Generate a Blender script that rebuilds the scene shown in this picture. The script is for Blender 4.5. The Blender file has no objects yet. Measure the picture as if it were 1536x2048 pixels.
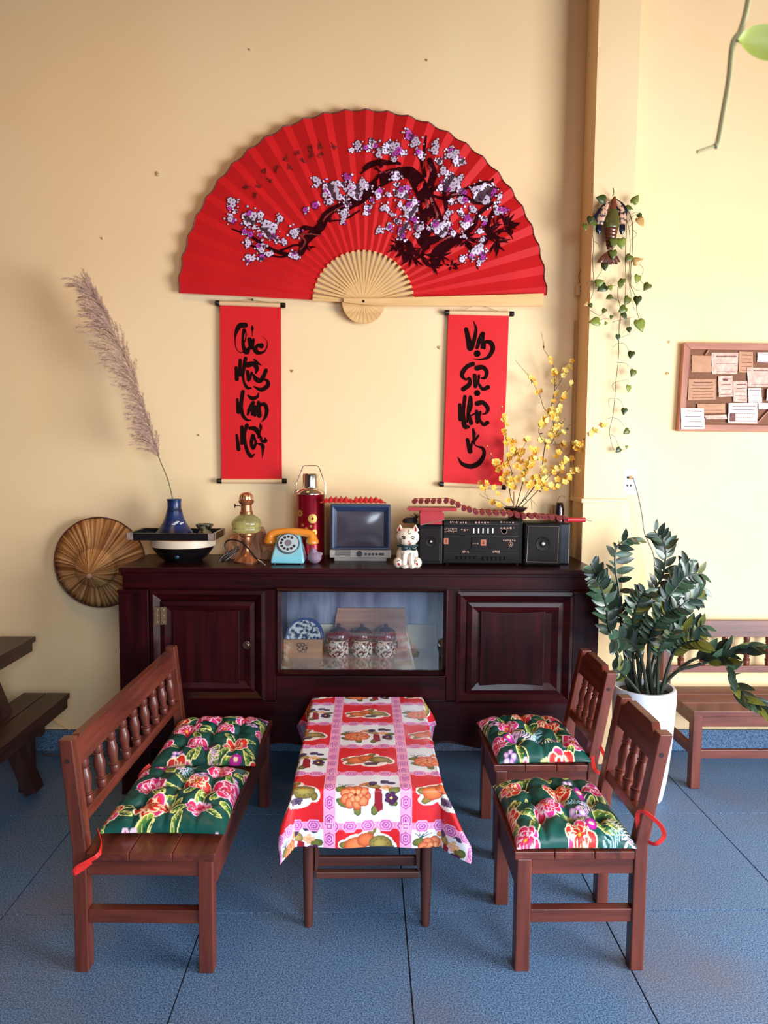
import bpy, math, random
import numpy as np
from math import sin, cos, pi, radians as rad
from mathutils import Vector, Matrix
random.seed(7)
S = bpy.context.scene
COL = S.collection

# ---------------------------------------------------------------- camera
FPX, PITCH, YAW, ROLL, CH = 1453.1, .0791, .0250, .0090, 1.3838
_F = np.array([sin(YAW)*cos(PITCH), cos(YAW)*cos(PITCH), -sin(PITCH)])
_R0 = np.array([cos(YAW), -sin(YAW), 0.]); _U0 = np.cross(_R0, _F)
_R = cos(ROLL)*_R0 + sin(ROLL)*_U0; _U = -sin(ROLL)*_R0 + cos(ROLL)*_U0
_C = np.array([0, 0, CH])
cam = bpy.data.objects.new('camera', bpy.data.cameras.new('camera'))
COL.objects.link(cam); S.camera = cam
cam.matrix_world = Matrix([[_R[i], _U[i], -_F[i], _C[i]] for i in range(3)] + [[0, 0, 0, 1]])
cam.data.sensor_fit = 'VERTICAL'; cam.data.sensor_height = 36.0; cam.data.lens = FPX/2048*36
cam.data.clip_start = .02
cam.data.dof.use_dof = True; cam.data.dof.focus_distance = 2.7; cam.data.dof.aperture_fstop = 7.0

# ---------------------------------------------------------------- world, lights, exposure
w = bpy.data.worlds.new('sky'); S.world = w; w.use_nodes = True
nt = w.node_tree; bg = nt.nodes['Background']
bg.inputs[0].default_value = (.62, .80, 1.0, 1); bg.inputs[1].default_value = .35
def area(name, loc, target, sx, sy, power, col):
    l = bpy.data.lights.new(name, 'AREA'); l.shape = 'RECTANGLE'; l.size = sx; l.size_y = sy
    l.energy = power; l.color = col
    o = bpy.data.objects.new(name, l); COL.objects.link(o); o.location = loc
    o.rotation_euler = (Vector(target) - Vector(loc)).to_track_quat('-Z', 'Y').to_euler()
    return o
# daylight in the wide doorway of the right wall, an added blue fill behind the camera, and an added overhead fill warming the left
area('doorway_daylight', (3.05, .60, 1.15), (0.0, 2.2, 1.25), 1.9, 1.6, 200, (.93, .96, 1.0))
area('added_front_fill', (1.5, -2.6, 2.1), (0.6, 1.1, 0), 1.9, 1.7, 36, (.74, .88, 1.0)).data.spread = rad(75)
area('ceiling_lamp_light', (-1.1, 1.5, 3.6), (-1.1, 1.5, 0), .7, .7, 15, (1.0, .52, .20))
S.view_settings.view_transform = 'Standard'; S.view_settings.look = 'None'
S.view_settings.exposure = 0.20; S.view_settings.gamma = 1.0; S.view_settings.use_curve_mapping = False

# ---------------------------------------------------------------- photo rays -> real points
def ray(x, y): return _F + (x-768)/FPX*_R - (y-1024)/FPX*_U
def P(x, y, Y): d = ray(x, y); return _C + d*(Y/d[1])           # point on the upright plane y = Y
def Z(x, y, z): d = ray(x, y); return _C + d*((z-CH)/d[2])      # point on the level plane z

# ---------------------------------------------------------------- materials
def lin(c):
    c = [v/255 for v in c]
    return tuple([v/12.92 if v <= .04045 else ((v+.055)/1.055)**2.4 for v in c])
_MC = {}
def M(name, rgb, rough=.5, metal=0., var=.18, scale=12., stretch=(1, 1, 1), bump=0., rgb2=None, spec=.5, detail=4., coat=0., trans=0., sub=0., rot=(0,0,0), lo=.3, hi=.7):
    if name in _MC: return _MC[name]
    m = bpy.data.materials.new(name); m.use_nodes = True; N = m.node_tree.nodes; L = m.node_tree.links
    b = N['Principled BSDF']; c1 = lin(rgb); c2 = lin(rgb2) if rgb2 else tuple(v*(1-var) for v in c1)
    tc = N.new('ShaderNodeTexCoord'); mp = N.new('ShaderNodeMapping'); mp.inputs['Scale'].default_value = stretch; mp.inputs['Rotation'].default_value = rot
    nz = N.new('ShaderNodeTexNoise'); nz.inputs['Scale'].default_value = scale; nz.inputs['Detail'].default_value = detail
    rp = N.new('ShaderNodeValToRGB'); rp.color_ramp.elements[0].position = lo; rp.color_ramp.elements[1].position = hi
    rp.color_ramp.elements[0].color = (*c2, 1); rp.color_ramp.elements[1].color = (*c1, 1)
    L.new(tc.outputs['Object'], mp.inputs[0]); L.new(mp.outputs[0], nz.inputs['Vector']); L.new(nz.outputs[0], rp.inputs[0]); L.new(rp.outputs[0], b.inputs['Base Color'])
    b.inputs['Roughness'].default_value = rough; b.inputs['Metallic'].default_value = metal
    b.inputs['Specular IOR Level'].default_value = spec
    if coat: b.inputs['Coat Weight'].default_value = coat; b.inputs['Coat Roughness'].default_value = .12
    if trans: b.inputs['Transmission Weight'].default_value = trans
    if bump:
        bp = N.new('ShaderNodeBump'); bp.inputs['Strength'].default_value = bump; bp.inputs['Distance'].default_value = .004
        L.new(nz.outputs[0], bp.inputs['Height']); L.new(bp.outputs[0], b.inputs['Normal'])
    _MC[name] = m
    return m
def wood(name, c1, c2, rough=.4, axis='z', coat=.0, scale=3., spec=.5):
    st = {'x': (1.2, 14, 14), 'y': (14, 1.2, 14), 'z': (14, 14, 1.2)}[axis]
    return M(name+'_'+axis, c1, rough, 0, 0, scale, st, .12, c2, spec, 6., coat)
def vcol(name, rough=.6, spec=.4, bump=0.):
    if name in _MC: return _MC[name]
    m = bpy.data.materials.new(name); m.use_nodes = True; N = m.node_tree.nodes; L = m.node_tree.links; b = N['Principled BSDF']
    a = N.new('ShaderNodeAttribute'); a.attribute_name = 'Col'; L.new(a.outputs['Color'], b.inputs['Base Color'])
    b.inputs['Roughness'].default_value = rough; b.inputs['Specular IOR Level'].default_value = spec
    _MC[name] = m; return m
def thin_glass(name, tint=(1, 1, 1), refl=.12, rough=.0):
    if name in _MC: return _MC[name]
    m = bpy.data.materials.new(name); m.use_nodes = True; N = m.node_tree.nodes; L = m.node_tree.links
    N.remove(N['Principled BSDF']); out = N['Material Output']
    t = N.new('ShaderNodeBsdfTransparent'); t.inputs[0].default_value = (*tint, 1)
    g = N.new('ShaderNodeBsdfGlossy'); g.inputs['Roughness'].default_value = rough
    lw = N.new('ShaderNodeLayerWeight'); lw.inputs[0].default_value = .25
    ma = N.new('ShaderNodeMath'); ma.operation = 'MULTIPLY_ADD'; ma.inputs[1].default_value = .6; ma.inputs[2].default_value = refl
    mx = N.new('ShaderNodeMixShader')
    L.new(lw.outputs['Fresnel'], ma.inputs[0]); L.new(ma.outputs[0], mx.inputs[0]); L.new(t.outputs[0], mx.inputs[1]); L.new(g.outputs[0], mx.inputs[2]); L.new(mx.outputs[0], out.inputs[0])
    _MC[name] = m; return m

# ---------------------------------------------------------------- mesh helpers
ORG = {}
class MB:
    def __init__(s): s.v = []; s.f = []; s.c = None
    def add(s, vs, fs):
        o = len(s.v); s.v += [tuple(map(float, v)) for v in vs]; s.f += [tuple(i+o for i in f) for f in fs]; return s
    def box(s, a, b):
        (x0, y0, z0), (x1, y1, z1) = a, b
        return s.add([(x0,y0,z0),(x1,y0,z0),(x1,y1,z0),(x0,y1,z0),(x0,y0,z1),(x1,y0,z1),(x1,y1,z1),(x0,y1,z1)],
                     [(3,2,1,0),(4,5,6,7),(0,1,5,4),(1,2,6,5),(2,3,7,6),(3,0,4,7)])
    def hexa(s, bot, top):          # two quads of 4 points
        return s.add(list(bot)+list(top), [(3,2,1,0),(4,5,6,7),(0,1,5,4),(1,2,6,5),(2,3,7,6),(3,0,4,7)])
    def bar(s, p, q, wx, wy, up=(0, 0, 1)):     # rectangular bar from p to q
        p, q = Vector(p), Vector(q); d = (q-p).normalized(); u = Vector(up)
        a = d.cross(u); a = a.normalized() if a.length > 1e-5 else Vector((1, 0, 0)); b = a.cross(d)
        a *= wx/2; b *= wy/2
        return s.hexa([p-a-b, p+a-b, p+a+b, p-a+b], [q-a-b, q+a-b, q+a+b, q-a+b])
    def lathe(s, prof, c=(0, 0, 0), n=32, axis='z', sy=1., mod=None, M4=None):
        vs = []; fs = []
        for i, (r, z) in enumerate(prof):
            for k in range(n):
                a = 2*pi*k/n; rr = r*(mod(a, i) if mod else 1)
                p = Vector((rr*cos(a), rr*sin(a)*sy, z))
                if axis == 'y': p = Vector((p.x, -p.z, p.y))
                elif axis == 'x': p = Vector((p.z, p.x, p.y))
                if M4: p = M4 @ p
                vs.append((p.x+c[0], p.y+c[1], p.z+c[2]))
        for i in range(len(prof)-1):
            for k in range(n):
                k2 = (k+1) % n; fs.append((i*n+k, i*n+k2, (i+1)*n+k2, (i+1)*n+k))
        ring_ = tuple(prof[0]) == tuple(prof[-1])
        if prof[0][0] > 1e-6 and not ring_: fs.append(tuple(range(n-1, -1, -1)))
        if prof[-1][0] > 1e-6 and not ring_: fs.append(tuple(range((len(prof)-1)*n, len(prof)*n)))
        return s.add(vs, fs)
    def tube(s, pts, rad_, n=8, cap=True):
        pts = [Vector(p) for p in pts]; m = len(pts)
        rs = rad_ if hasattr(rad_, '__len__') else [rad_]*m
        vs = []; fs = []; prev = None
        for i, p in enumerate(pts):
            d = (pts[min(i+1, m-1)] - pts[max(i-1, 0)])
            d = d.normalized() if d.length > 1e-9 else Vector((0, 0, 1))
            if prev is None:
                a = d.cross(Vector((0, 0, 1)));  a = a if a.length > .05 else d.cross(Vector((1, 0, 0)))
            else: a = prev - d*prev.dot(d)
            a = a.normalized() if a.length > 1e-9 else Vector((1, 0, 0)); prev = a; b = d.cross(a)
            for k in range(n):
                t = 2*pi*k/n; q = p + (a*cos(t) + b*sin(t))*rs[i]; vs.append(q)
        for i in range(m-1):
            for k in range(n):
                k2 = (k+1) % n; fs.append((i*n+k, i*n+k2, (i+1)*n+k2, (i+1)*n+k))
        if cap: fs.append(tuple(range(n-1, -1, -1))); fs.append(tuple(range((m-1)*n, m*n)))
        return s.add(vs, fs)
    def ell(s, c, r, M4=None, n=16, m=10):
        prof = [(max(0, sin(pi*i/m)), -cos(pi*i/m)) for i in range(m+1)]
        prof[0] = (0, -1); prof[-1] = (0, 1)
        vs = []; fs = []
        for (q, z) in prof:
            for k in range(n):
                a = 2*pi*k/n; p = Vector((q*cos(a)*r[0], q*sin(a)*r[1], z*r[2]))
                if M4: p = M4 @ p
                vs.append((p.x+c[0], p.y+c[1], p.z+c[2]))
        for i in range(m):
            for k in range(n):
                k2 = (k+1) % n; fs.append((i*n+k, i*n+k2, (i+1)*n+k2, (i+1)*n+k))
        return s.add(vs, fs)
    def prism(s, poly, off):        # polygon (3d points) pushed by vector off
        n = len(poly); o = Vector(off); a = [Vector(p) for p in poly]; b = [p+o for p in a]
        return s.add(a+b, [tuple(range(n-1, -1, -1)), tuple(range(n, 2*n))] + [(i, (i+1) % n, n+(i+1) % n, n+i) for i in range(n)])
    def quadprism(s, pts4, off): return s.prism(pts4, off)
    def build(s, name, mat, parent=None, smooth=False, bevel=0., ang=40, kind=None, local=False):
        org = np.array(ORG.get(parent.name, (0, 0, 0))) if parent else np.zeros(3)
        off = np.zeros(3) if local else org
        me = bpy.data.meshes.new(name)
        me.from_pydata([(x-off[0], y-off[1], z-off[2]) for x, y, z in s.v], [], s.f)
        if s.c is not None:
            at = me.color_attributes.new('Col', 'FLOAT_COLOR', 'POINT')
            at.data.foreach_set('color', np.array([(*c, 1) for c in s.c], dtype=np.float32).ravel())
        me.materials.append(mat); me.update()
        fix_normals(me)
        if smooth:
            me.polygons.foreach_set('use_smooth', [True]*len(me.polygons))
            try: me.set_sharp_from_angle(angle=rad(ang))
            except Exception: pass
        o = bpy.data.objects.new(name, me); COL.objects.link(o)
        if parent: o.parent = parent; ORG[o.name] = tuple(org)
        else: ORG[o.name] = (0, 0, 0)
        if bevel:
            bv = o.modifiers.new('bevel', 'BEVEL'); bv.width = bevel; bv.segments = 2; bv.limit_method = 'ANGLE'; bv.angle_limit = rad(40)
        if kind: o['kind'] = kind
        return o
def fix_normals(me):
    import bmesh
    if len(me.polygons) > 40000: return
    bm = bmesh.new(); bm.from_mesh(me); bmesh.ops.recalc_face_normals(bm, faces=bm.faces); bm.to_mesh(me); bm.free()
def thing(name, label, cat, loc, group=None):
    o = bpy.data.objects.new(name, None); COL.objects.link(o); o.location = loc; o.empty_display_size = .05
    ORG[o.name] = tuple(loc); o['label'] = label; o['category'] = cat
    if group: o['group'] = group
    return o
def tag(o, label, cat, group=None):
    o['label'] = label; o['category'] = cat
    if group: o['group'] = group
    return o
def struct(o): o['kind'] = 'structure'; return o
def recenter(o, c):
    """one-mesh thing: move its origin to its base"""
    me = o.data; n = len(me.vertices); a = np.empty(n*3, np.float32); me.vertices.foreach_get('co', a)
    a = a.reshape(-1, 3) - np.array(c, np.float32); me.vertices.foreach_set('co', a.ravel()); me.update(); o.location = c; ORG[o.name] = tuple(c)
    return o
def copy_tree(o, parent=None):
    c = o.copy(); COL.objects.link(c)
    if parent: c.parent = parent
    for ch in list(o.children): copy_tree(ch, c)
    return c
def inst(src, parent, mw):          # linked copy of a part under parent at world matrix mw
    c = src.copy(); COL.objects.link(c); c.parent = parent
    c.matrix_local = Matrix.Translation(-Vector(ORG[parent.name])) @ mw
    return c
def grid(name, Xp, Cc, mat, parent=None, extra=None, smooth=True):
    """grid surface from an (h,w,3) array of points and colours"""
    h, w_ = Xp.shape[:2]
    org = np.array(ORG.get(parent.name, (0, 0, 0))) if parent else np.zeros(3)
    V = (Xp - org).reshape(-1, 3).astype(np.float32); idx = np.arange(h*w_).reshape(h, w_)
    F_ = np.stack([idx[:-1, :-1], idx[:-1, 1:], idx[1:, 1:], idx[1:, :-1]], -1).reshape(-1, 4)
    me = bpy.data.meshes.new(name); me.vertices.add(len(V)); me.vertices.foreach_set('co', V.ravel())
    me.loops.add(F_.size); me.loops.foreach_set('vertex_index', F_.ravel().astype(np.int32))
    me.polygons.add(len(F_)); me.polygons.foreach_set('loop_start', np.arange(0, F_.size, 4, dtype=np.int32))
    me.polygons.foreach_set('use_smooth', np.ones(len(F_), bool)); me.update(calc_edges=True)
    if Cc is not None:
        at = me.color_attributes.new('Col', 'FLOAT_COLOR', 'POINT')
        cc = np.ones((h*w_, 4), np.float32); cc[:, :3] = Cc.reshape(-1, 3); at.data.foreach_set('color', cc.ravel())
    me.materials.append(mat); me.validate()
    o = bpy.data.objects.new(name, me); COL.objects.link(o)
    if parent: o.parent = parent
    ORG[o.name] = tuple(org)
    return o
def cr(pts, n=6):
    """Catmull-Rom through points of any dimension"""
    p = [np.array(q, float) for q in pts]; p = [2*p[0]-p[1]] + p + [2*p[-1]-p[-2]]; out = []
    for i in range(1, len(p)-2):
        for k in range(n):
            t = k/n; a, b, c, d = p[i-1], p[i], p[i+1], p[i+2]
            out.append(.5*((2*b)+(-a+c)*t+(2*a-5*b+4*c-d)*t*t+(-a+3*b-3*c+d)*t**3))
    out.append(p[-2]); return out
def strokes(mb, lst, to3d, n=6, wk=1., seg=8):
    """brush strokes: lists of (x, y, width) -> flat ribbons with round ends"""
    for st in lst:
        if len(st) == 1: st = [(st[0][0]-.01, st[0][1], st[0][2]), (st[0][0]+.01, st[0][1], st[0][2])]
        q = cr(st, n) if len(st) > 2 else [np.array(st[0], float)*(1-t)+np.array(st[1], float)*t for t in (0, .33, .66, 1)]
        L_ = []; R_ = []
        for i, a in enumerate(q):
            d = q[min(i+1, len(q)-1)][:2]-q[max(i-1, 0)][:2]; l = np.hypot(*d); d = d/l if l > 1e-9 else np.array([1., 0]); nn = np.array([-d[1], d[0]])
            ww = max(a[2], 1)*wk/2; L_.append(a[:2]+nn*ww); R_.append(a[:2]-nn*ww)
        m = len(q); mb.add([to3d(*a) for a in L_]+[to3d(*a) for a in R_], [(i, i+1, m+i+1, m+i) for i in range(m-1)])
        for a in (q[0], q[-1]):
            ww = max(a[2], 1)*wk/2
            mb.add([to3d(a[0]+ww*cos(2*pi*k/10), a[1]+ww*sin(2*pi*k/10)) for k in range(10)], [tuple(range(10))])
def text_mesh(body, size, extr=.0004):
    cu = bpy.data.curves.new('t', 'FONT'); cu.body = body; cu.size = size; cu.extrude = extr; cu.offset = size*.018; cu.align_x = 'CENTER'; cu.align_y = 'CENTER'; cu.space_line = .85
    o = bpy.data.objects.new('t', cu); COL.objects.link(o); bpy.context.view_layer.update()
    me = bpy.data.meshes.new_from_object(o.evaluated_get(bpy.context.evaluated_depsgraph_get()))
    v = [tuple(x.co) for x in me.vertices]; f = [tuple(p.vertices) for p in me.polygons]
    bpy.data.objects.remove(o); bpy.data.curves.remove(cu); bpy.data.meshes.remove(me)
    return v, f
def put_text(mb, body, size, c, ux=(1, 0, 0), uz=(0, 0, 1), nrm=(0, -1, 0)):
    v, f = text_mesh(body, size); ux, uz, nrm, c = map(Vector, (ux, uz, nrm, c))
    mb.add([c+ux*a+uz*b+nrm*(d+.0006) for a, b, d in v], f)

class Canvas:
    """a painted print, sampled into the colours of a mesh"""
    def __init__(s, w_, h, res, base):
        s.w, s.h, s.r = w_, h, res; s.nx, s.ny = int(w_/res)+1, int(h/res)+1
        s.a = np.zeros((s.ny, s.nx, 3)); s.a[:] = lin(base)
    def reg(s, x0, y0, x1, y1):
        i0, i1 = max(0, int(x0/s.r)), min(s.nx, int(x1/s.r)+2); j0, j1 = max(0, int(y0/s.r)), min(s.ny, int(y1/s.r)+2)
        if i0 >= i1 or j0 >= j1: return None
        X, Y = np.meshgrid(np.arange(i0, i1)*s.r, np.arange(j0, j1)*s.r); return X, Y, s.a[j0:j1, i0:i1]
    def ell(s, cx, cy, rx, ry, ang, col, col2=None):
        R_ = max(rx, ry); g = s.reg(cx-R_, cy-R_, cx+R_, cy+R_)
        if g is None: return
        X, Y, A = g; c, si = cos(ang), sin(ang); u = ((X-cx)*c+(Y-cy)*si)/rx; v = (-(X-cx)*si+(Y-cy)*c)/ry
        d = u*u+v*v; m = d < 1
        if col2 is None: A[m] = lin(col)
        else:
            t = np.clip(d[m], 0, 1)[:, None]; A[m] = np.array(lin(col))*(1-t)+np.array(lin(col2))*t
    def poly(s, pts, col):
        p = np.array(pts, float); g = s.reg(p[:, 0].min(), p[:, 1].min(), p[:, 0].max(), p[:, 1].max())
        if g is None: return
        X, Y, A = g; ins = np.zeros(X.shape, bool); j = len(p)-1
        for i in range(len(p)):
            xi, yi = p[i]; xj, yj = p[j]
            if yi != yj: ins ^= ((yi > Y) != (yj > Y)) & (X < (xj-xi)*(Y-yi)/(yj-yi)+xi)
            j = i
        A[ins] = lin(col)
    def line(s, pts, wd, col):
        q = cr(pts, 5) if len(pts) > 2 else [np.array(a, float) for a in pts]
        for a, b in zip(q[:-1], q[1:]):
            g = s.reg(min(a[0], b[0])-wd, min(a[1], b[1])-wd, max(a[0], b[0])+wd, max(a[1], b[1])+wd)
            if g is None: continue
            X, Y, A = g; d = b-a; l2 = d@d+1e-12; t = np.clip(((X-a[0])*d[0]+(Y-a[1])*d[1])/l2, 0, 1)
            A[np.hypot(X-a[0]-t*d[0], Y-a[1]-t*d[1]) < wd/2] = lin(col)
    def rect(s, x0, y0, x1, y1, col):
        g = s.reg(x0, y0, x1, y1)
        if g is None: return
        X, Y, A = g; A[(X >= x0) & (X < x1) & (Y >= y0) & (Y < y1)] = lin(col)
    def sample(s, X, Y):
        i = np.clip((X/s.r).round().astype(int), 0, s.nx-1); j = np.clip((Y/s.r).round().astype(int), 0, s.ny-1); return s.a[j, i]
# ================================================================ SETTING
WY = 3.305
PLASTER = M('yellow_plaster', (246, 218, 174), .85, 0, 0, 1.6, (1, 1, 1), .06, (243, 210, 160), .15, 6.)
CEILM = M('low_bounce_tan', (150, 118, 84), .8, 0, .2, 4, (1, 12, 1)); DARKWALL = M('low_bounce_brown', (96, 62, 44), .7, 0, .25, 4, (10, 10, 1))  # unseen ceiling and walls, kept dark to cut the bounced light
def floor_mat():
    m = M('blue_grey_tile', (112, 145, 180), .5, 0, 0, 250, (1, 1, 1), 0, (44, 70, 104), .35, 2., lo=.38, hi=.64)
    N = m.node_tree.nodes; L = m.node_tree.links; b = N['Principled BSDF']
    tc = [n for n in N if n.type == 'TEX_COORD'][0]; geo = N.new('ShaderNodeNewGeometry')
    n2 = N.new('ShaderNodeTexNoise'); n2.inputs['Scale'].default_value = 1.7; n2.inputs['Detail'].default_value = 3
    rp = [n for n in N if n.type == 'VALTORGB'][0]
    r2 = N.new('ShaderNodeValToRGB'); r2.color_ramp.elements[0].position = .50; r2.color_ramp.elements[1].position = .72
    mx = N.new('ShaderNodeMix'); mx.data_type = 'RGBA'; mx.blend_type = 'MIX'
    L.new(geo.outputs['Position'], n2.inputs['Vector']); L.new(n2.outputs[0], r2.inputs[0])
    sc = N.new('ShaderNodeMath'); sc.operation = 'MULTIPLY'; sc.inputs[1].default_value = .5; L.new(r2.outputs[0], sc.inputs[0])
    L.new(sc.outputs[0], mx.inputs['Factor']); L.new(rp.outputs[0], mx.inputs['A']); mx.inputs['B'].default_value = (*lin((112, 96, 92)), 1)
    L.new(mx.outputs['Result'], b.inputs['Base Color'])
    nz = [n for n in N if n.type == 'TEX_NOISE'][0]
    mp = [n for n in N if n.type == 'MAPPING'][0]; L.new(geo.outputs['Position'], mp.inputs[0])
    return m
TILE = floor_mat(); GROUT = M('dark_grout', (38, 42, 50), .9)
X0, X1, Y0 = -2.6, 3.2, -2.9; CZ = 3.75
fl = struct(MB().box((X0-.2, Y0-.2, -.12), (X1+.2, WY+.15, -.004)).build('floor', GROUT))
tile0 = MB(); t_ = .2978
tile0.box((-t_, -t_, -.012), (t_, t_, 0)); tl = None
for i in range(-5, 6):
    for k in range(-9, 2):
        cx, cy = .1261+.6*i+.3, 2.0991+.6*k+.3
        if cx > X1+.3 or cx < X0-.3: continue
        if tl is None:
            tl = tile0.build('tile', TILE, fl); o = tl
        else: o = tl.copy(); COL.objects.link(o); o.parent = fl
        o.location = (cx, cy, 0)
struct(MB().box((X0-.2, WY+.008, -.12), (X1+.2, WY+.2, CZ)).build('wall_back', PLASTER))
struct(MB().box((X0-.2, Y0-.2, -.12), (X0, WY+.008, CZ)).build('wall_left', DARKWALL))
wr = MB(); DY0, DY1, DZ = -.35, 1.75, 2.85
wr.box((X1, DY1, -.12), (X1+.2, WY+.008, CZ)).box((X1, Y0-.2, -.12), (X1+.2, DY0, CZ)).box((X1, DY0, DZ), (X1+.2, DY1, CZ))
struct(wr.build('wall_right', PLASTER))
wf = MB(); FX0, FX1, FZ = -1.4, 2.6, 3.0
wf.box((X0, Y0-.2, -.12), (FX0, Y0, CZ)).box((FX1, Y0-.2, -.12), (X1, Y0, CZ)).box((FX0, Y0-.2, FZ), (FX1, Y0, CZ))
struct(wf.build('wall_front', DARKWALL))
struct(MB().box((X0-.2, Y0-.2, CZ), (X1+.2, WY+.2, CZ+.1)).build('ceiling', CEILM))
# door and shop-front frames of the two openings the daylight comes through
FRM = wood('teal_frame', (40, 92, 104), (30, 70, 84), .5, 'z')
d1 = struct(MB().box((X1-.02, DY0-.08, 0), (X1+.12, DY0, DZ)).box((X1-.02, DY1, 0), (X1+.12, DY1+.08, DZ)).box((X1-.02, DY0-.08, DZ), (X1+.12, DY1+.08, DZ+.08)).build('door_1', FRM))
d2 = struct(MB().box((FX0, Y0-.1, 0), (FX0+.09, Y0+.02, FZ)).box((FX1-.09, Y0-.1, 0), (FX1, Y0+.02, FZ)).box((FX0, Y0-.1, FZ-.09), (FX1, Y0+.02, FZ)).build('door_2', FRM))
# skirting of cut tiles along the back wall
bb = struct(MB().box((X0, WY+.001, .002), (X1, WY+.0078, .1)).build('baseboard_back', GROUT))
bt = None
for i in range(-5, 6):
    xc = .1261+.6*i+.3
    if xc+.3 > X1: continue
    if xc-.3 < X0: continue
    if bt is None: bt = MB().box((-t_, -.0065, .001), (t_, .0015, .100)).build('tile', TILE, bb); o = bt
    else: o = bt.copy(); COL.objects.link(o); o.parent = bb
    o.location = (xc, WY, 0)
# pilaster with a moulding
PX0, PX1, PY = .952, 1.128, 3.147
struct(MB().box((PX0, PY, 0.002), (PX1, WY+.007, CZ-.001)).build('pillar', PLASTER))
zm = P(1200, 1000, PY)[2]
struct(MB().box((PX0-.006, PY-.006, .003), (PX1+.006, WY+.006, zm-.012)).box((PX0-.016, PY-.018, zm-.012), (PX1+.016, WY+.006, zm+.006)).build('trim_1', PLASTER, bevel=.003))
# patched screw holes in the plaster
SPOT = M('old_plaster_patch', (222, 196, 150), .9, 0, .3, 60)
for (x, y, r) in ((316, 348, .010), (205, 477, .005), (854, 121, .005), (879, 695, .008), (1338, 684, .006), (1335, 747, .008), (398, 870, .005), (585, 742, .007), (500, 100, .004)):
    c = P(x, y, WY+.006)
    o = MB().lathe([(r, -.002), (r*.9, .0035), (r*.35, .006), (r*.3, .003), (0, .002)], c, 14, 'y', mod=lambda a, i: 1+.15*sin(3*a+x)).build('trim_2', SPOT); struct(o)

# ================================================================ SIDEBOARD
CABC = ((52, 7, 10), (22, 2, 4))
CX = wood('maroon_lacquer', *CABC, .34, 'x', .04, 2.2, .22); CZm = wood('maroon_lacquer', *CABC, .34, 'z', .04, 2.2, .22)
CAB_IN = wood('cabinet_inside', (70, 30, 26), (48, 18, 18), .6, 'x')
YC = 2.88; ZT = .925
cab = thing('sideboard', 'long dark maroon lacquered sideboard with a glass display window', 'cabinet', (-.02, 3.09, 0))
def bx(mb, x0, y0, x1, y1, Yf, Yb):
    a = P(x0, y0, Yf); b = P(x1, y1, Yf); mb.box((a[0], Yf, b[2]), (b[0], Yb, a[2])); return mb
mb = MB(); sl, sr = -.985, .945
mb.box((sl, 2.893, ZT-.022), (sr, 3.296, ZT)); top = mb.build('top', CX, cab, bevel=.004)
zf = P(600, 1180, YC)[2]; zb = P(900, 1460, YC)[2]; zs = P(900, 1483, YC)[2]
xl, xr = P(238, 1300, YC)[0], P(1198, 1300, YC)[0]; xr = min(xr, .946)
MB().box((sl+.012, 2.905, zf), (sr-.008, 3.29, ZT-.022)).build('frieze', CX, cab, bevel=.002)
MB().box((sl+.006, 2.899, ZT-.034), (sr-.003, 3.292, ZT-.0222)).build('cornice', CX, cab, bevel=.003)
wx0, wz1, _, = P(553, 1178, YC)[0], P(553, 1178, YC)[2], 0; wx1, wz0 = P(893, 1350, YC)[0], P(893, 1350, YC)[2]
MB().box((xl+.01, YC+.02, zs+.04), (wx0, 3.29, zf)).build('side_case', CZm, cab)
MB().box((wx1, YC+.02, zs+.04), (xr-.01, 3.29, zf)).build('side_case', CZm, cab)
MB().box((wx0, YC+.02, zs+.04), (wx1, 3.29, wz0)).build('base_case', CX, cab)
MB().box((wx0, 3.275, wz0), (wx1, 3.29, zf)).build('back_panel', CAB_IN, cab)
# corner pilasters
for (a, b) in ((238, 298), (1146, 1198)):
    p0, p1 = P(a, 1180, YC)[0], P(b, 1180, YC)[0]; p1 = min(p1, .947)
    o = MB().box((p0, YC-.012, .012), (p1, 3.1, zf-.004)).build('corner_post', CZm, cab, bevel=.004)
    MB().box((p0-.004, YC-.016, zf-.012), (p1+.0, 3.1, zf)).build('cap_moulding', CX, o, bevel=.003)
    MB().box((p0, 3.16, .002), (p1, 3.285, zs+.05)).build('foot', CZm, cab)
    MB().box((p0, YC-.012, .002), (p1, YC+.06, .012)).build('foot', CZm, cab)
# skirt with a wavy lower edge
n = 120; xs = np.linspace(P(298, 1480, YC)[0], P(1146, 1480, YC)[0], n)
def skz(x):
    t = abs(x-.0)/.86; return zs + .012*cos(t*pi*5.2) - .012
poly = [(x, YC-.002, skz(x)) for x in xs] + [(xs[-1], YC-.002, zb+.004), (xs[0], YC-.002, zb+.004)]
sk = MB(); top_ = [(x, YC-.002, zb+.01) for x in xs]; bot_ = [(x, YC-.002, skz(x)) for x in xs]
vs = bot_+top_+[(x, y+.022, z) for x, y, z in bot_]+[(x, y+.022, z) for x, y, z in top_]
fs = []
for i in range(n-1): fs += [(i, i+1, n+i+1, n+i), (2*n+i+1, 2*n+i, 3*n+i, 3*n+i+1), (i+1, i, 2*n+i, 2*n+i+1), (n+i, n+i+1, 3*n+i+1, 3*n+i)]
sk.add(vs, fs).build('skirt', CX, cab)
sb = MB(); sb.tube([(x, YC-.004, skz(x)) for x in xs], .004, 6); sb.build('skirt_beading', CX, cab, True)
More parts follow.
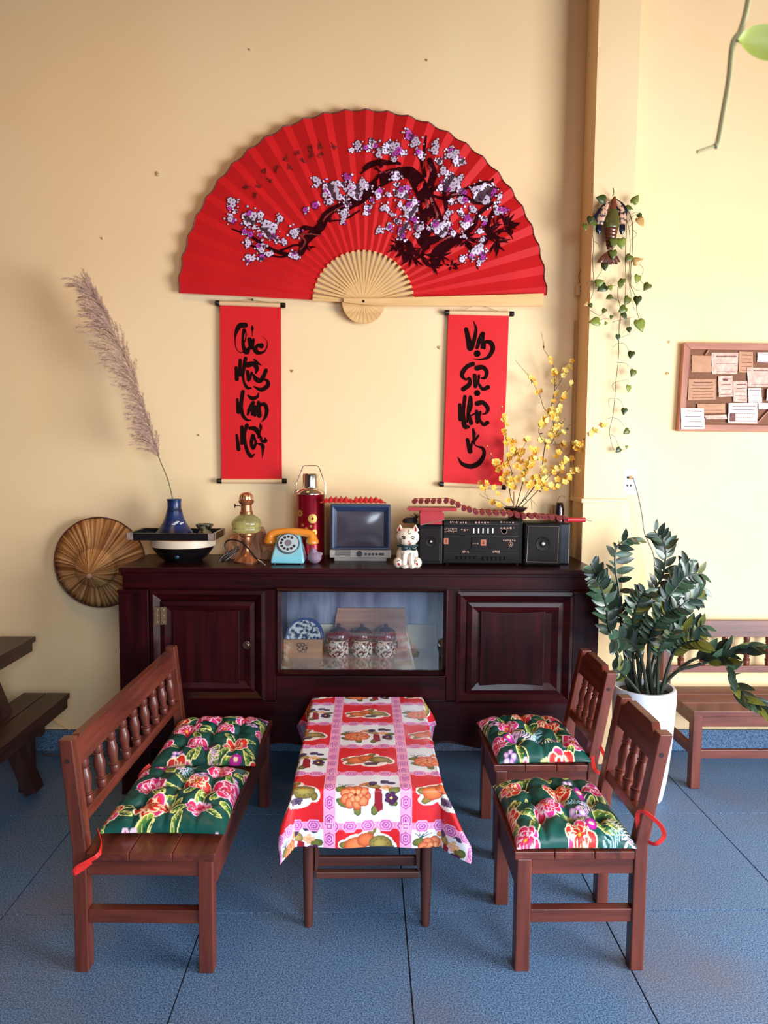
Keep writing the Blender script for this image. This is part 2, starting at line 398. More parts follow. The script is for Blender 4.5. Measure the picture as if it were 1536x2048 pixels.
# rails between
mb = MB(); bx(mb, 298, 1400, 1146, 1462, YC, YC+.03); mb.build('bottom_rail', CX, cab, bevel=.002)
for (a, b) in ((530, 553), (893, 916)):
    mb = MB(); bx(mb, a, 1180, b, 1404, YC, YC+.03); mb.build('stile', CZm, cab, bevel=.002)
mb = MB(); bx(mb, 553, 1352, 893, 1402, YC, YC+.03); mb.build('rail', CX, cab, bevel=.002)
def frame(x0, y0, x1, y1, wd, Yf, Yb, name, parent, chamf=.5):
    """mitred moulding frame sloping back towards its opening"""
    a, b = P(x0, y0, Yf), P(x1, y1, Yf); k = wd*Yf/FPX; X_0, X_1, Z_1, Z_0 = a[0], b[0], a[2], b[2]
    dy = (Yb-Yf)*chamf; mb = MB(); k1 = k*.35
    o_ = [(X_0, Z_0), (X_1, Z_0), (X_1, Z_1), (X_0, Z_1)]; m_ = [(X_0+k1, Z_0+k1), (X_1-k1, Z_0+k1), (X_1-k1, Z_1-k1), (X_0+k1, Z_1-k1)]
    i_ = [(X_0+k, Z_0+k), (X_1-k, Z_0+k), (X_1-k, Z_1-k), (X_0+k, Z_1-k)]
    vs = [(x, Yb, z) for x, z in o_]+[(x, Yf, z) for x, z in o_]+[(x, Yf-.004, z) for x, z in m_]+[(x, Yf+dy, z) for x, z in i_]+[(x, Yb, z) for x, z in i_]
    fs = []
    for l in range(4):
        for s in range(4): fs.append((l*4+s, l*4+(s+1) % 4, l*4+4+(s+1) % 4, l*4+4+s))
    for s in range(4): fs.append((16+s, 16+(s+1) % 4, (s+1) % 4, s))
    return mb.add(vs, fs).build(name, CX, parent)
for (x0, y0, x1, y1, hin) in ((299, 1181, 531, 1403, -1), (915, 1184, 1142, 1407, 1)):
    frame(x0, y0, x1, y1, 20, YC-.010, YC+.02, 'door_surround', cab)
    mb = MB(); bx(mb, x0+20, y0+20, x1-20, y1-18, YC+.004, YC+.022); dr = mb.build('door', CZm, cab)
    # raised panel, its edges a little bowed
    X_0, X_1 = P(x0+46, 1222, YC)[0], P(x1-52, 1222, YC)[0]; Z_1, Z_0 = P(x0, y0+38, YC)[2], P(x0, y1-38, YC)[2]
    nn = 14; mb = MB(); f_ = []; b_ = []
    for i in range(nn+1):
        t = i/nn; x = X_0+(X_1-X_0)*t; bow = .006*sin(pi*t); f_.append((x, YC-.006, Z_1-bow)); b_.append((x, YC-.006, Z_0+bow-.004))
    ring = b_+f_[::-1]; mb.prism(ring, (0, .012, 0)); pn = mb.build('raised_panel', CZm, dr, bevel=.003)
    frame(x0+22, y0+22, x1-22, y1-20, 22, YC+.000, YC+.005, 'panel_moulding', dr, .9)
    if hin < 0:
        H = M('worn_brass', (150, 120, 90), .45, .7, .3, 40)
        a = P(308, 1214, YC-.012); b = P(333, 1249, YC-.012)
        hg = MB().box((a[0], YC-.0145, b[2]), ((a[0]+b[0])/2-.001, YC-.011, a[2])).box(((a[0]+b[0])/2+.001, YC-.0145, b[2]), (b[0], YC-.011, a[2])).build('hinge', H, dr)
        SC = M('screw_steel', (200, 190, 180), .35, .8)
        mb = MB()
        for sx in (.28, .78):
            for sz in (.15, .5, .85): mb.lathe([(.0035, 0), (.003, .0015), (0, .002)], (a[0]+(b[0]-a[0])*sx, YC-.0145, b[2]+(a[2]-b[2])*sz), 10, 'y')
        mb.build('screw', SC, hg)
        kc = P(494, 1290, YC+.002)
        MB().lathe([(.017, 0), (.017, .004), (.013, .006), (.011, .003), (.009, .006), (.005, .008), (.004, .004), (0, .004)], kc, 24, 'y').build('lock_rosette', M('dark_steel_lock', (120, 96, 84), .3, .8), dr, True)
# display window
wf_ = frame(552, 1177, 894, 1351, 9, YC-.008, YC+.02, 'window_frame', cab, .7)
g0, g1 = P(560, 1185, YC), P(887, 1343, YC)
MB().box((g0[0]-.004, YC+.009, g1[2]-.004), (g1[0]+.004, YC+.012, g0[2]+.004)).build('glass_pane', thin_glass('window_glass', (.98, .99, 1.0), .075), cab)
ZI = g1[2]-.012
MB().box((wx0+.001, YC+.021, ZI-.01), (wx1-.001, 3.274, ZI)).build('display_floor', M('display_glass_floor', (206, 190, 168), .08, 0, .1, 6, coat=.6), cab)
MIR = M('painted_reflection', (196, 200, 220), .22, .4, 0, 4, (6, 1, 1), 0, (120, 124, 150))  # streaky lavender colour stands in for the reflection
MB().box((wx0+.001, 3.268, ZI+.115), (wx1-.001, 3.274, zf-.002)).build('mirror_back', MIR, cab)
CRB = M('pale_back_board', (246, 232, 204), .6, 0, .1, 8)
for i in range(5):
    x0 = wx0+.002+(wx1-wx0-.004)*i/5; x1 = wx0+.002+(wx1-wx0-.004)*(i+1)/5-.002
    MB().box((x0, 3.266, ZI+.001), (x1, 3.274, ZI+.113)).build('back_board', CRB, cab)
# things shown behind the glass
BOXW = wood('pale_box_wood', (205, 150, 100), (178, 122, 78), .55, 'x')
bc = Z(606, 1317, ZI); bw, bh, bd = .084, .083, .085; by = bc[1]
bo = thing('wooden_box', 'pale open wooden box with stamped lettering inside the display window', 'box', (bc[0], by+bd/2, ZI))
MB().box((bc[0]-bw, by, ZI), (bc[0]+bw, by+.007, ZI+bh)).build('front_board', BOXW, bo)
MB().box((bc[0]-bw, by+bd-.007, ZI), (bc[0]+bw, by+bd, ZI+bh)).build('rear_board', BOXW, bo)
for s in (-1, 1): MB().box((bc[0]+s*bw-(.007 if s > 0 else 0), by+.007, ZI), (bc[0]+s*bw+(.007 if s < 0 else 0), by+bd-.007, ZI+bh)).build('side_board', BOXW, bo)
MB().box((bc[0]-bw+.007, by+.007, ZI), (bc[0]+bw-.007, by+bd-.007, ZI+.006)).build('bottom_board', BOXW, bo)
INK = M('stamped_ink', (52, 24, 14), .7)
mb = MB(); put_text(mb, 'CO-', .025, (bc[0]-.006, by, ZI+.060)); put_text(mb, 'CAF', .025, (bc[0]-.002, by, ZI+.040)); mb.box((bc[0]-.018, by-.0008, ZI+.0265), (bc[0]+.014, by+.0005, ZI+.0285)); mb.build('lettering', INK, bo)
PLB = M('blue_porcelain', (70, 90, 150), .2, 0, .2, 20); PLW = M('floral_glaze', (225, 225, 222), .2, 0, 0, 60, (1, 1, 1), 0, (40, 48, 86), .5, 5., lo=.42, hi=.55)
Mt = Matrix.Rotation(rad(80), 4, 'X')
for j, (nm, lb, dy, dx, mm) in enumerate((('plate', 'flower-patterned porcelain plate standing in the front of the lettered box', .030, .0, PLW), ('plate', 'plain blue-rimmed porcelain plate standing behind the flowered plate', .052, .008, PLB))):
    pc = P(608, 1272, by+dy)
    z0 = ZI+.0072
    pz = z0+.079
    pl = thing(nm, lb, 'plate', (pc[0]+dx, by+dy, z0))
    MB().lathe([(0, -.002), (.05, -.002), (.078, .006), (.079, .008), (.05, .002), (0, .002)], (pc[0]+dx, by+dy+.008, pz), 40, M4=Mt).build('dish', mm, pl, True)
    MB().lathe([(.072, .0065), (.0785, .0092), (.0795, .0088), (.0725, .006), (.072, .0065)], (pc[0]+dx, by+dy+.008, pz), 40, M4=Mt).build('rim', PLB, pl, True)
JW = M('patterned_jar_glaze', (232, 218, 196), .22, 0, 0, 90, (1, 1, 1), 0, (70, 44, 40), .5, 3., lo=.46, hi=.54)
JD = M('dark_jar_glaze', (88, 62, 66), .15, 0, .3, 30, coat=.4)
for j, (jx, lb) in enumerate(((676, 'brown-banded lidded ceramic jar next to the wooden box'), (724, 'middle one of the three lidded ceramic jars in the display'), (772, 'rightmost lidded ceramic jar in the display, with bluish lid'))):
    jc = Z(jx, 1318, ZI); jy = jc[1]+.046
    jt = thing('lidded_jar', lb, 'jar', (jc[0], jy, ZI), 'lidded jars in the display window')
    MB().lathe([(0, 0), (.036, 0), (.046, .012), (.0485, .035), (.045, .056), (.040, .066), (.043, .070), (.046, .078)], (jc[0], jy, ZI), 32).build('body', JW, jt, True)
    ld = MB().lathe([(.047, .078), (.0485, .084), (.047, .098), (.040, .114), (.026, .126), (.010, .131), (.006, .132)], (jc[0], jy, ZI), 32).build('lid', JD, jt, True)
    MB().lathe([(.006, .131), (.009, .137), (.008, .144), (0, .147)], (jc[0], jy, ZI), 16).build('knob', JD, ld, True)
    for s in (-1, 1): MB().tube(cr([(jc[0]+s*.045, jy, ZI+.058), (jc[0]+s*.0495, jy, ZI+.064), (jc[0]+s*.0505, jy, ZI+.050), (jc[0]+s*.048, jy, ZI+.040)], 4), .0035, 6).build('handle', JD, jt, True)
ta = Z(662, 1290, ZI)
a0, a1 = P(661, 1270, 3.235), P(815, 1270, 3.235); zt1 = P(740, 1216, 3.262)[2]
tb = MB().hexa([(a0[0], 3.235, ZI), (a1[0], 3.235, ZI), (a1[0], 3.243, ZI), (a0[0], 3.243, ZI)],
              [(a0[0]+.03, 3.257, zt1), (a1[0]-.01, 3.257, zt1), (a1[0]-.01, 3.265, zt1), (a0[0]+.03, 3.265, zt1)]).build('wooden_board', wood('rosy_board', (206, 150, 120), (176, 116, 90), .5, 'x'))
tag(recenter(tb, (a0[0]+.1, 3.24, ZI)), 'rosy wooden board leaning on the mirror behind the jars', 'board')
# ================================================================ SEATS
WC = ((118, 54, 38), (74, 30, 22))
WX, WYm, WZ = [wood('red_brown_wood', *WC, .38, a, .15, 2.5) for a in 'xyz']
def spindle_mesh(L):
    pr = [(.011, 0), (.012, .02), (.0135, .12), (.0125, .16), (.015, .17), (.015, .19), (.0115, .2), (.015, .215), (.015, .235), (.011, .25), (.012, .36), (.0155, .52), (.0145, .64), (.0105, .78), (.014, .79), (.014, .815), (.011, .825), (.0135, .9), (.0125, 1)]
    return [(r*1.08, z*L) for r, z in pr]
def make_seat(name, label, cat, loc, rotz, W_, D, nsp, top=.655, lean=.055, crest='camel', mats=None, seat_h=.338, leg=.04, low=False):
    """low wooden seat facing -x, W_ wide along y"""
    o = thing(name, label, cat, loc); ORG[o.name] = (0, 0, 0)
    h = W_/2; f = -D/2; b = D/2; mX, mY, mZ = mats or (WX, WYm, WZ)
    for s in (-1, 1):
        y0, y1 = (s*h-leg, s*h) if s > 0 else (s*h, s*h+leg)
        MB().box((f, y0, 0), (f+leg, y1, seat_h-.022)).build('leg', mZ, o, bevel=.003)
        q = MB(); bz = seat_h+.01                                      # rear leg and back post in one piece, leaning back above the seat
        vs = []
        for (x, z) in ((b-leg*.9, 0), (b-leg*.9, bz), (b-leg*.9+lean, top), (b+lean, top), (b, bz), (b, 0)): vs.append((x, z))
        q.prism([(x, y0, z) for x, z in vs], (0, y1-y0, 0)); po = q.build('back_post', mZ, o, bevel=.003)
        xx = b-leg*.45+lean*.8; yo = s*h; zz = top-.055
        MB().lathe([(.006, -.001), (.006, .0008), (0, .0008)], (xx, yo+s*.0005, zz), 12, 'y').build('screw_hole', M('dark_hole', (40, 16, 12), .8), po)
        MB().box((f+leg, y0+.006, .135), (b-leg*.9, y1-.006, .172)).build('side_stretcher', mX, o, bevel=.002)
        MB().box((f+leg, y0+.004, seat_h-.066), (b-leg*.9, y1-.004, seat_h-.022)).build('side_apron', mX, o, bevel=.002)
    MB().box((f+.006, -h+leg, seat_h-(.07 if low else .125)), (f+.028, h-leg, seat_h-.022)).build('front_apron', mY, o, bevel=.002)
    MB().box((b-.034, -h+leg, seat_h-.07), (b-.012, h-leg, seat_h-.022)).build('rear_apron', mY, o, bevel=.002)
    if low: MB().box((f+.008, -h+leg, .128), (f+.026, h-leg, .165)).build('front_stretcher', mY, o, bevel=.002)
    npl = max(1, round((D)/.12)); w0 = -.0; xs_ = np.linspace(f-.008, b-leg*.9-.001, npl+1)
    for i in range(npl): MB().box((xs_[i]+.0007, -h-.004, seat_h-.022), (xs_[i+1]-.0007, h+.004, seat_h)).build('seat_board', mY, o, bevel=.002)
    def bxp(z): return b-leg*.45 + max(0, (z-seat_h-.01))/(top-seat_h-.01)*lean
    zl0, zl1 = seat_h+.062, seat_h+.092; zc0, zc1 = top-.085, top-.02
    def slab(z0, z1, t, prof=None):
        q = MB(); x0, x1 = bxp(z0), bxp(z1)
        if prof is None: q.hexa([(x0-t, -h+leg, z0), (x0-t, h-leg, z0), (x0+t, h-leg, z0), (x0+t, -h+leg, z0)], [(x1-t, -h+leg, z1), (x1-t, h-leg, z1), (x1+t, h-leg, z1), (x1+t, -h+leg, z1)])
        else:
            pts = [(bxp(z)-t, y, z) for y, z in prof]; q.prism(pts, (2*t, 0, 0))
        return q
    slab(zl0, zl1, .012).build('lower_rail', mY, o, bevel=.002)
    e = h-leg; st = min(.05, e*.3)
    if crest == 'camel': prof = [(-e, zc0), (e, zc0), (e, zc1), (e-st*.35, zc1+.004), (e-st, zc1+.026), (-e+st, zc1+.026), (-e+st*.35, zc1+.004), (-e, zc1)]
    else: prof = [(-e, zc0), (e, zc0), (e, zc1-.004), (e-.03, zc1+.012), (-e+.03, zc1+.012), (-e, zc1-.004)]
    slab(0, 0, .012, prof).build('crest_rail', mY, o, bevel=.002)
    L = math.hypot(zc0-zl1, bxp(zc0)-bxp(zl1)); tilt = math.atan2(bxp(zc0)-bxp(zl1), zc0-zl1)
    sm = None
    for i in range(nsp):
        y = -e + 2*e*(i+.5)/nsp if nsp > 3 else -e+2*e*(i+1)/(nsp+1)
        if sm is None: sm = MB().lathe(spindle_mesh(L), (0, 0, 0), 14).build('spindle', mZ, o, True, ang=60); c = sm
        else: c = sm.copy(); COL.objects.link(c); c.parent = o
        c.location = (bxp(zl1), y, zl1); c.rotation_euler = (0, tilt, 0)
    o.rotation_euler = (0, 0, rotz); o.location = loc
    return o
ch1 = make_seat('low_chair', 'small red-brown wooden chair nearest the camera on the right of the table', 'chair', (.583, 2.005, 0), 0, .33, .35, 3)
ch2 = make_seat('low_chair', 'small red-brown wooden chair on the right side, beside the sideboard', 'chair', (.622, 2.54, 0), 0, .325, .35, 3)
ch1['group'] = ch2['group'] = 'small chairs at the low table'
bn = make_seat('spindle_bench', 'long red-brown spindle-back bench on the left of the low table', 'bench', (-.568, 2.325, 0), pi-.028, .955, .37, 9, top=.635, lean=.03, crest='flat', seat_h=.335)
WF = ((150, 92, 92), (118, 62, 58))
br = make_seat('spindle_bench', 'wooden spindle-back bench against the wall behind the white pot', 'bench', (1.865, 3.085, 0), pi/2, 1.0, .36, 9, top=.645, lean=.015, crest='flat', seat_h=.335, low=True)

# ================================================================ LOW TABLE AND CLOTH
TWd = ((92, 46, 34), (58, 26, 20)); TX, TYm, TZm = [wood('dark_table_wood', *TWd, .45, a, .1) for a in 'xyz']
TN, TF, TH, TT = 1.985, 2.755, .205, .440; TCX = .012
tb = thing('low_table', 'narrow low wooden table under the red fruit-print cloth', 'table', (TCX, 2.37, 0))
MB().box((TCX-TH, TN, TT-.02), (TCX+TH, TF, TT)).build('table_top', TYm, tb, bevel=.002)
for s in (-1, 1):
    for (y, sy) in ((TN+.055, -1), (TF-.055, 1)):
        xb, xt = TCX+s*.172, TCX+s*.166; q = MB()
        q.lathe([(.0, 0), (.0125, 0), (.0135, .02), (.0165, .16), (.0175, .40), (.0175, TT-.021)], (xb, y, 0), 14).build('leg', TZm, tb, True)
        MB().hexa([(xb-s*.02, y-.012, .17), (xb-s*.028, y-.012, .18), (xb-s*.028, y+.012, .18), (xb-s*.02, y+.012, .17)], [(xb-s*.018, y-.012, TT-.025), (xb-s*.044, y-.012, TT-.025), (xb-s*.044, y+.012, TT-.025), (xb-s*.018, y+.012, TT-.025)]).build('leg_bracket', TZm, tb)
for y in (TN+.055, TF-.055):
    MB().box((TCX-.15, y-.010, .30), (TCX+.15, y+.010, TT-.021)).build('end_apron', TX, tb, bevel=.002)
    MB().box((TCX-.152, y-.011, P(740, 1757, 2.03)[2]), (TCX+.152, y+.011, P(740, 1744, 2.03)[2])).build('end_stretcher', TX, tb, bevel=.003)
    MB().box((TCX-.148, y+.016, P(740, 1735, 2.05)[2]), (TCX+.148, y+.030, P(740, 1716, 2.05)[2])).build('end_rail', TX, tb, bevel=.003)
for s in (-1, 1): MB().box((TCX+s*.166-.012, TN+.08, .150), (TCX+s*.166+.012, TF-.08, .172)).build('side_stretcher', TYm, tb, bevel=.002)

rng = random.Random(11)
RED, PINK, MAG, WHT, SKY = (222, 36, 44), (240, 130, 190), (206, 84, 170), (236, 240, 250), (206, 222, 246)
CW, CL = .66, 1.17                                  # cloth size; canvas y runs from the near hem to the far hem
NEAR_OV, FAR_OV = .168, .20; SIDE_OV = CW/2-TH
cv = Canvas(CW, CL, .0014, WHT)
bandx = [CW/2+d for d in (-.327, -.108, .106, .33)]; per = .2; y0r = NEAR_OV-.107
rows = [y0r+per*k for k in range(-1, 7)]
cols = [0]+bandx+[CW]
def flower_group(cx, cy, k=1.):
    for (dx, dy, a, l) in ((-.07, -.03, 2.6, .035), (-.03, -.05, 1.8, .03), (.02, -.052, 1.3, .028), (.075, .005, .2, .03), (.07, -.03, -.4, .025), (-.075, .01, 3.4, .03)):
        cv.ell(cx+dx*k, cy+dy*k, l*.6*k, .011*k, a, (124, 126, 60), (70, 84, 36))
    for t in range(9):
        cv.ell(cx+(-.035+.026*cos(t*.7))*k, cy+(-.012+.02*sin(t*.7))*k, .0185*k, .0155*k, t*.7, (168, 56, 34)); cv.ell(cx+(-.035+.026*cos(t*.7))*k, cy+(-.012+.02*sin(t*.7))*k, .017*k, .014*k, t*.7, (240, 150, 98), (200, 80, 48))
    for t in range(6):
        cv.ell(cx+(-.035+.012*cos(t*1.05))*k, cy+(-.010+.01*sin(t*1.05))*k, .0112*k, .0092*k, t, (180, 66, 40)); cv.ell(cx+(-.035+.012*cos(t*1.05))*k, cy+(-.010+.01*sin(t*1.05))*k, .010*k, .008*k, t, (246, 176, 118), (214, 100, 62))
    cv.ell(cx-.035*k, cy-.008*k, .005*k, .004*k, 0, (120, 40, 24))
    cv.ell(cx-.005*k, cy+.034*k, .020*k, .010*k, .3, (232, 150, 90), (190, 96, 50))           # bird
    cv.ell(cx+.015*k, cy+.024*k, .024*k, .013*k, -.5, (190, 164, 96), (120, 92, 50))
    cv.poly([(cx+.02*k, cy+.012*k), (cx+.040*k, cy+.006*k), (cx+.043*k, cy-.052*k), (cx+.03*k, cy-.058*k), (cx+.018*k, cy-.04*k)], (150, 26, 40))
    for t in range(5): cv.ell(cx+(.037+.030*cos(t*1.3))*k, cy+(.042+.008*sin(t*2.1))*k, .012*k, .009*k, t, (84, 64, 110), (44, 28, 66))
    for t in range(5): cv.ell(cx+(.066+.011*cos(t*1.257))*k, cy+(-.018+.011*sin(t*1.257))*k, .009*k, .008*k, t, (96, 40, 90), (56, 16, 56))
    cv.ell(cx+.066*k, cy-.018*k, .004*k, .004*k, 0, (250, 220, 120))
    for t in range(4): cv.ell(cx+(.052+.01*cos(t*1.57))*k, cy+(.015+.007*sin(t*1.57))*k, .008*k, .006*k, t, (250, 200, 150), (226, 140, 96))
    for t in range(5): cv.line([(cx-.07*k, cy+.022*k), (cx+(-.085+.012*t)*k, cy+(.035+.004*(t % 2))*k)], .0022*k, (60, 66, 60))
def fruit_group(cx, cy, k=1.):
    B = [(-.032, 0, .036, .027), (.0, .012, .030, .024), (.036, .0, .036, .026), (.018, -.026, .036, .018), (.012, .034, .020, .013), (-.062, .004, .018, .010), (-.05, -.022, .024, .012), (.066, -.01, .014, .016)]
    for (dx, dy, rx, ry) in B: cv.ell(cx+dx*k, cy+dy*k, (rx+.004)*k, (ry+.004)*k, 0, (248, 240, 232))
    for (dx, dy, a, l) in ((-.062, .004, .2, .030), (-.052, -.022, .5, .03), (.012, .036, .9, .028), (.066, -.012, 1.5, .022)): cv.ell(cx+dx*k, cy+dy*k, l*.6*k, .010*k, a, (150, 126, 60), (92, 78, 36))
    cv.ell(cx-.034*k, cy, .032*k, .024*k, .1, (232, 130, 74), (176, 74, 38)); cv.ell(cx-.004*k, cy+.014*k, .026*k, .020*k, 0, (226, 116, 66), (164, 66, 36))
    cv.ell(cx+.036*k, cy+.002*k, .033*k, .023*k, 0, (176, 154, 78), (100, 84, 44))
    for t in range(9): cv.ell(cx+(.036+.02*cos(t*.7))*k, cy+(.002+.013*sin(t*.7))*k, .0035*k, .003*k, 0, (130, 110, 56))
    for t in range(9): cv.ell(cx+(-.006+.009*(t % 5)+.003*(t//5))*k, cy+(-.022-.009*(t//5))*k, .0062*k, .0058*k, 0, (110, 84, 110), (50, 32, 62))
for ci in range(len(cols)-1):
    for ri in range(len(rows)-1):
        x0, x1, y0, y1 = cols[ci], cols[ci+1], rows[ri], rows[ri+1]; red = (ci+ri) % 2 == 0
        if red: cv.rect(x0, y0, x1, y1, RED)
        else: cv.rect(x0, y0, x1, y1, WHT)
        mx_, my_ = (x0+x1)/2, (y0+y1)/2
        if ci in (1, 3) and ci == 1: mx_ = x1-.110
        if ci == 3: mx_ = x0+.112
        if ri == 0: my_ = y1-.050
        if ci in (1, 2, 3):
            (fruit_group if red else flower_group)(mx_, my_-.004, 1.0)
def hexes(x0, y0, x1, y1, vert):
    L = (y1-y0) if vert else (x1-x0); n_ = max(1, round(L/.05)); s_ = L/n_
    for i in range(n_):
        c = i*s_+s_/2; wd = .0165
        for (k, col) in ((1., (250, 190, 222)), (.86, MAG), (.66, (250, 196, 226)), (.54, (196, 88, 176)), (.3, (250, 190, 224)), (.18, (170, 60, 150))):
            hl, hw = s_*.46*k, wd*k; e = hl*.55
            pts = [(-hl, 0), (-e, hw), (e, hw), (hl, 0), (e, -hw), (-e, -hw)]
            cv.poly([((x0+x1)/2+b_, y0+c+a) if vert else (x0+c+a, (y0+y1)/2+b_) for a, b_ in pts], col)
for y in rows:
    if -.02 < y < CL:
        cv.rect(0, y-.009, CW, y+.009, (240, 150, 196)); hexes(0, y-.012, CW, y+.012, False)
for x in bandx:
    cv.rect(x-.017, 0, x+.017, CL, (246, 168, 208)); hexes(x-.017, 0, x+.017, CL, True)
for x in bandx:
    for y in rows: cv.rect(x-.010, y-.010, x+.010, y+.010, (246, 196, 226)); cv.rect(x-.007, y-.007, x+.007, y+.007, MAG); cv.rect(x-.004, y-.004, x+.004, y+.004, (246, 200, 228))
nx, ny = int(CW/.0016), int(CL/.0016)
U, V = np.meshgrid(np.linspace(0, CW, nx), np.linspace(0, CL, ny))
fx = U-CW/2; fy = V-NEAR_OV                       # flat position relative to the table edge
ly = TF-TN
qx = np.clip(fx, -TH, TH); qy = np.clip(fy, 0, ly); dx = fx-qx; dy = fy-qy; d = np.hypot(dx, dy)
nxn = np.where(d > 1e-9, dx/np.maximum(d, 1e-9), 0); nyn = np.where(d > 1e-9, dy/np.maximum(d, 1e-9), 0)
corner = 4*(nxn**2)*(nyn**2)                       # 1 on the diagonal of a corner, 0 on the straight sides
near_right = (fx > 0) & (fy < 0); near_left = (fx < 0) & (fy < 0); far_ = (fy > ly)
flare = rad(86) - corner*np.where(near_right, rad(34), np.where(near_left, rad(14), rad(30)))
# the straight sides also flare a little towards the corners
rr_ = .014                                         # rounded edge
ang = np.clip(d/rr_, 0, 1)*flare
run = np.where(d < rr_, np.sin(np.clip(d/rr_, 0, 1)*flare)*rr_/np.maximum(flare, .1), np.sin(flare)*rr_/np.maximum(flare, .1)+(d-rr_)*np.cos(flare))
drop = np.where(d < rr_, (1-np.cos(ang))*rr_/np.maximum(flare, .1), (1-np.cos(flare))*rr_/np.maximum(flare, .1)+(d-rr_)*np.sin(flare))
px = TCX+qx+nxn*run; py = TN+qy+nyn*run; pz = TT+.003-drop
fold = .006*np.sin(fy*38+1)*np.clip(np.abs(dx)/.08, 0, 1)+.005*np.sin(fx*30+.6)*np.clip(np.abs(dy)/.1, 0, 1)
px = px+fold*np.abs(nxn); py = py-fold*nyn*nyn*np.sign(-nyn+1e-9)*-1
pz = pz+.0010*np.sin(fx*46+fy*17)*np.sin(fy*29-fx*9)*(d < 1e-9)
pz = np.where(d < 1e-9, np.maximum(pz, TT+.0018), pz)
clo = grid('tablecloth', np.stack([px, py, pz], -1), cv.sample(U, V), vcol('printed_oilcloth', .32, .45))
so = clo.modifiers.new('thickness', 'SOLIDIFY'); so.thickness = .0008; so.offset = 1
tag(recenter(clo, (TCX, 2.37, TT)), 'red and white tablecloth printed with fruit and flowers on the low table', 'tablecloth')

# ================================================================ CUSHIONS
GRN = (8, 74, 66)
CS = .42
cc = Canvas(1.4, 1.4, .0016, GRN)
def leaf_p(cx, cy, l, a):
    cc.ell(cx, cy, l*.56, l*.21, a, (240, 236, 150)); cc.ell(cx, cy, l*.5, l*.16, a, (40, 110, 60), (150, 170, 60))
    cc.ell(cx+.1*l*sin(a), cy-.1*l*cos(a), l*.4, l*.06, a, (14, 70, 46))
    for t in (-.25, 0., .25): cc.line([(cx+t*l*cos(a), cy+t*l*sin(a)), (cx+(t+.15)*l*cos(a)-.13*l*sin(a), cy+(t+.15)*l*sin(a)+.13*l*cos(a))], .0022, (232, 230, 150))
def peony(cx, cy, r, a0, pink):
    c1, c2 = ((232, 40, 110), (204, 24, 60)) if pink else ((232, 52, 40), (190, 18, 30))
    edge = (250, 214, 240) if pink else (250, 232, 190)
    for k in range(8):
        a = a0+k*.785+rng.uniform(-.2, .2); q = rng.uniform(.5, .72)
        cc.ell(cx+r*q*cos(a), cy+r*q*sin(a), r*.46, r*.40, a, edge); cc.ell(cx+r*q*.95*cos(a), cy+r*q*.95*sin(a), r*.40, r*.335, a, c1, c2 if k % 3 else (226, 60, 170))
    for k in range(7):
        a = a0+.4+k*.9; q = .36
        cc.ell(cx+r*q*cos(a), cy+r*q*sin(a), r*.32, r*.26, a+.5, edge); cc.ell(cx+r*q*.9*cos(a), cy+r*q*.9*sin(a), r*.28, r*.215, a+.5, c1, c2)
    for k in range(9):
        a = a0+k*.7+rng.uniform(-.3, .3); q0, q1 = rng.uniform(.2, .4), rng.uniform(.55, .85)
        cc.line([(cx+r*q0*cos(a), cy+r*q0*sin(a)), (cx+r*(q0+q1)/2*cos(a+.25), cy+r*(q0+q1)/2*sin(a+.25)), (cx+r*q1*cos(a+.1), cy+r*q1*sin(a+.1))], r*.07, edge)
    cc.ell(cx, cy, r*.14, r*.12, 0, (250, 200, 70), (200, 40, 40))
def feather(cx, cy, l, a, col):
    pts = [(cx+l*t*cos(a+.8*t), cy+l*t*sin(a+.8*t)) for t in (0, .25, .5, .75, 1)]
    cc.line(pts, .006, (30, 110, 90))
    for i in range(11):
        t = i/10; aa = a+.8*t; x, y = cx+l*t*cos(aa), cy+l*t*sin(aa)
        for s in (-1, 1): cc.line([(x, y), (x+l*.2*cos(aa+s*1.1), y+l*.2*sin(aa+s*1.1))], .0032, col)
    x, y = pts[-1]; cc.ell(x, y, .022, .015, a+.8, (214, 40, 170), (150, 20, 130)); cc.ell(x, y, .008, .006, 0, (250, 230, 180))
spots = [(i*.132+.04+(.066 if j % 2 else 0)+rng.uniform(-.016, .016), j*.118+.04+rng.uniform(-.018, .018)) for j in range(13) for i in range(11)]
rng.shuffle(spots)
for i, (x, y) in enumerate(spots):
    for k in range(3):
        a = rng.uniform(0, 6.28); leaf_p(x+.052*cos(a), y+.052*sin(a), rng.uniform(.05, .075), a+rng.uniform(-.4, .4))
    if i % 9 == 5:
        for k in range(3): feather(x, y, .085, k*1.5+i, ((250, 244, 220), (170, 220, 250), (250, 200, 240))[k])
    else: peony(x, y, rng.uniform(.036, .052), rng.uniform(0, 6), i % 2 == 0)
    if i % 4 == 0:
        a = rng.uniform(0, 6.28)
        for k in range(5): cc.ell(x+.085*cos(a)+.014*cos(k*1.257), y+.085*sin(a)+.014*sin(k*1.257), .010, .008, k, (246, 230, 250), (170, 60, 190))
CUSH = vcol('floral_satin', .42, .4); TIE = M('red_ribbon', (226, 44, 36), .5, 0, .12, 30)
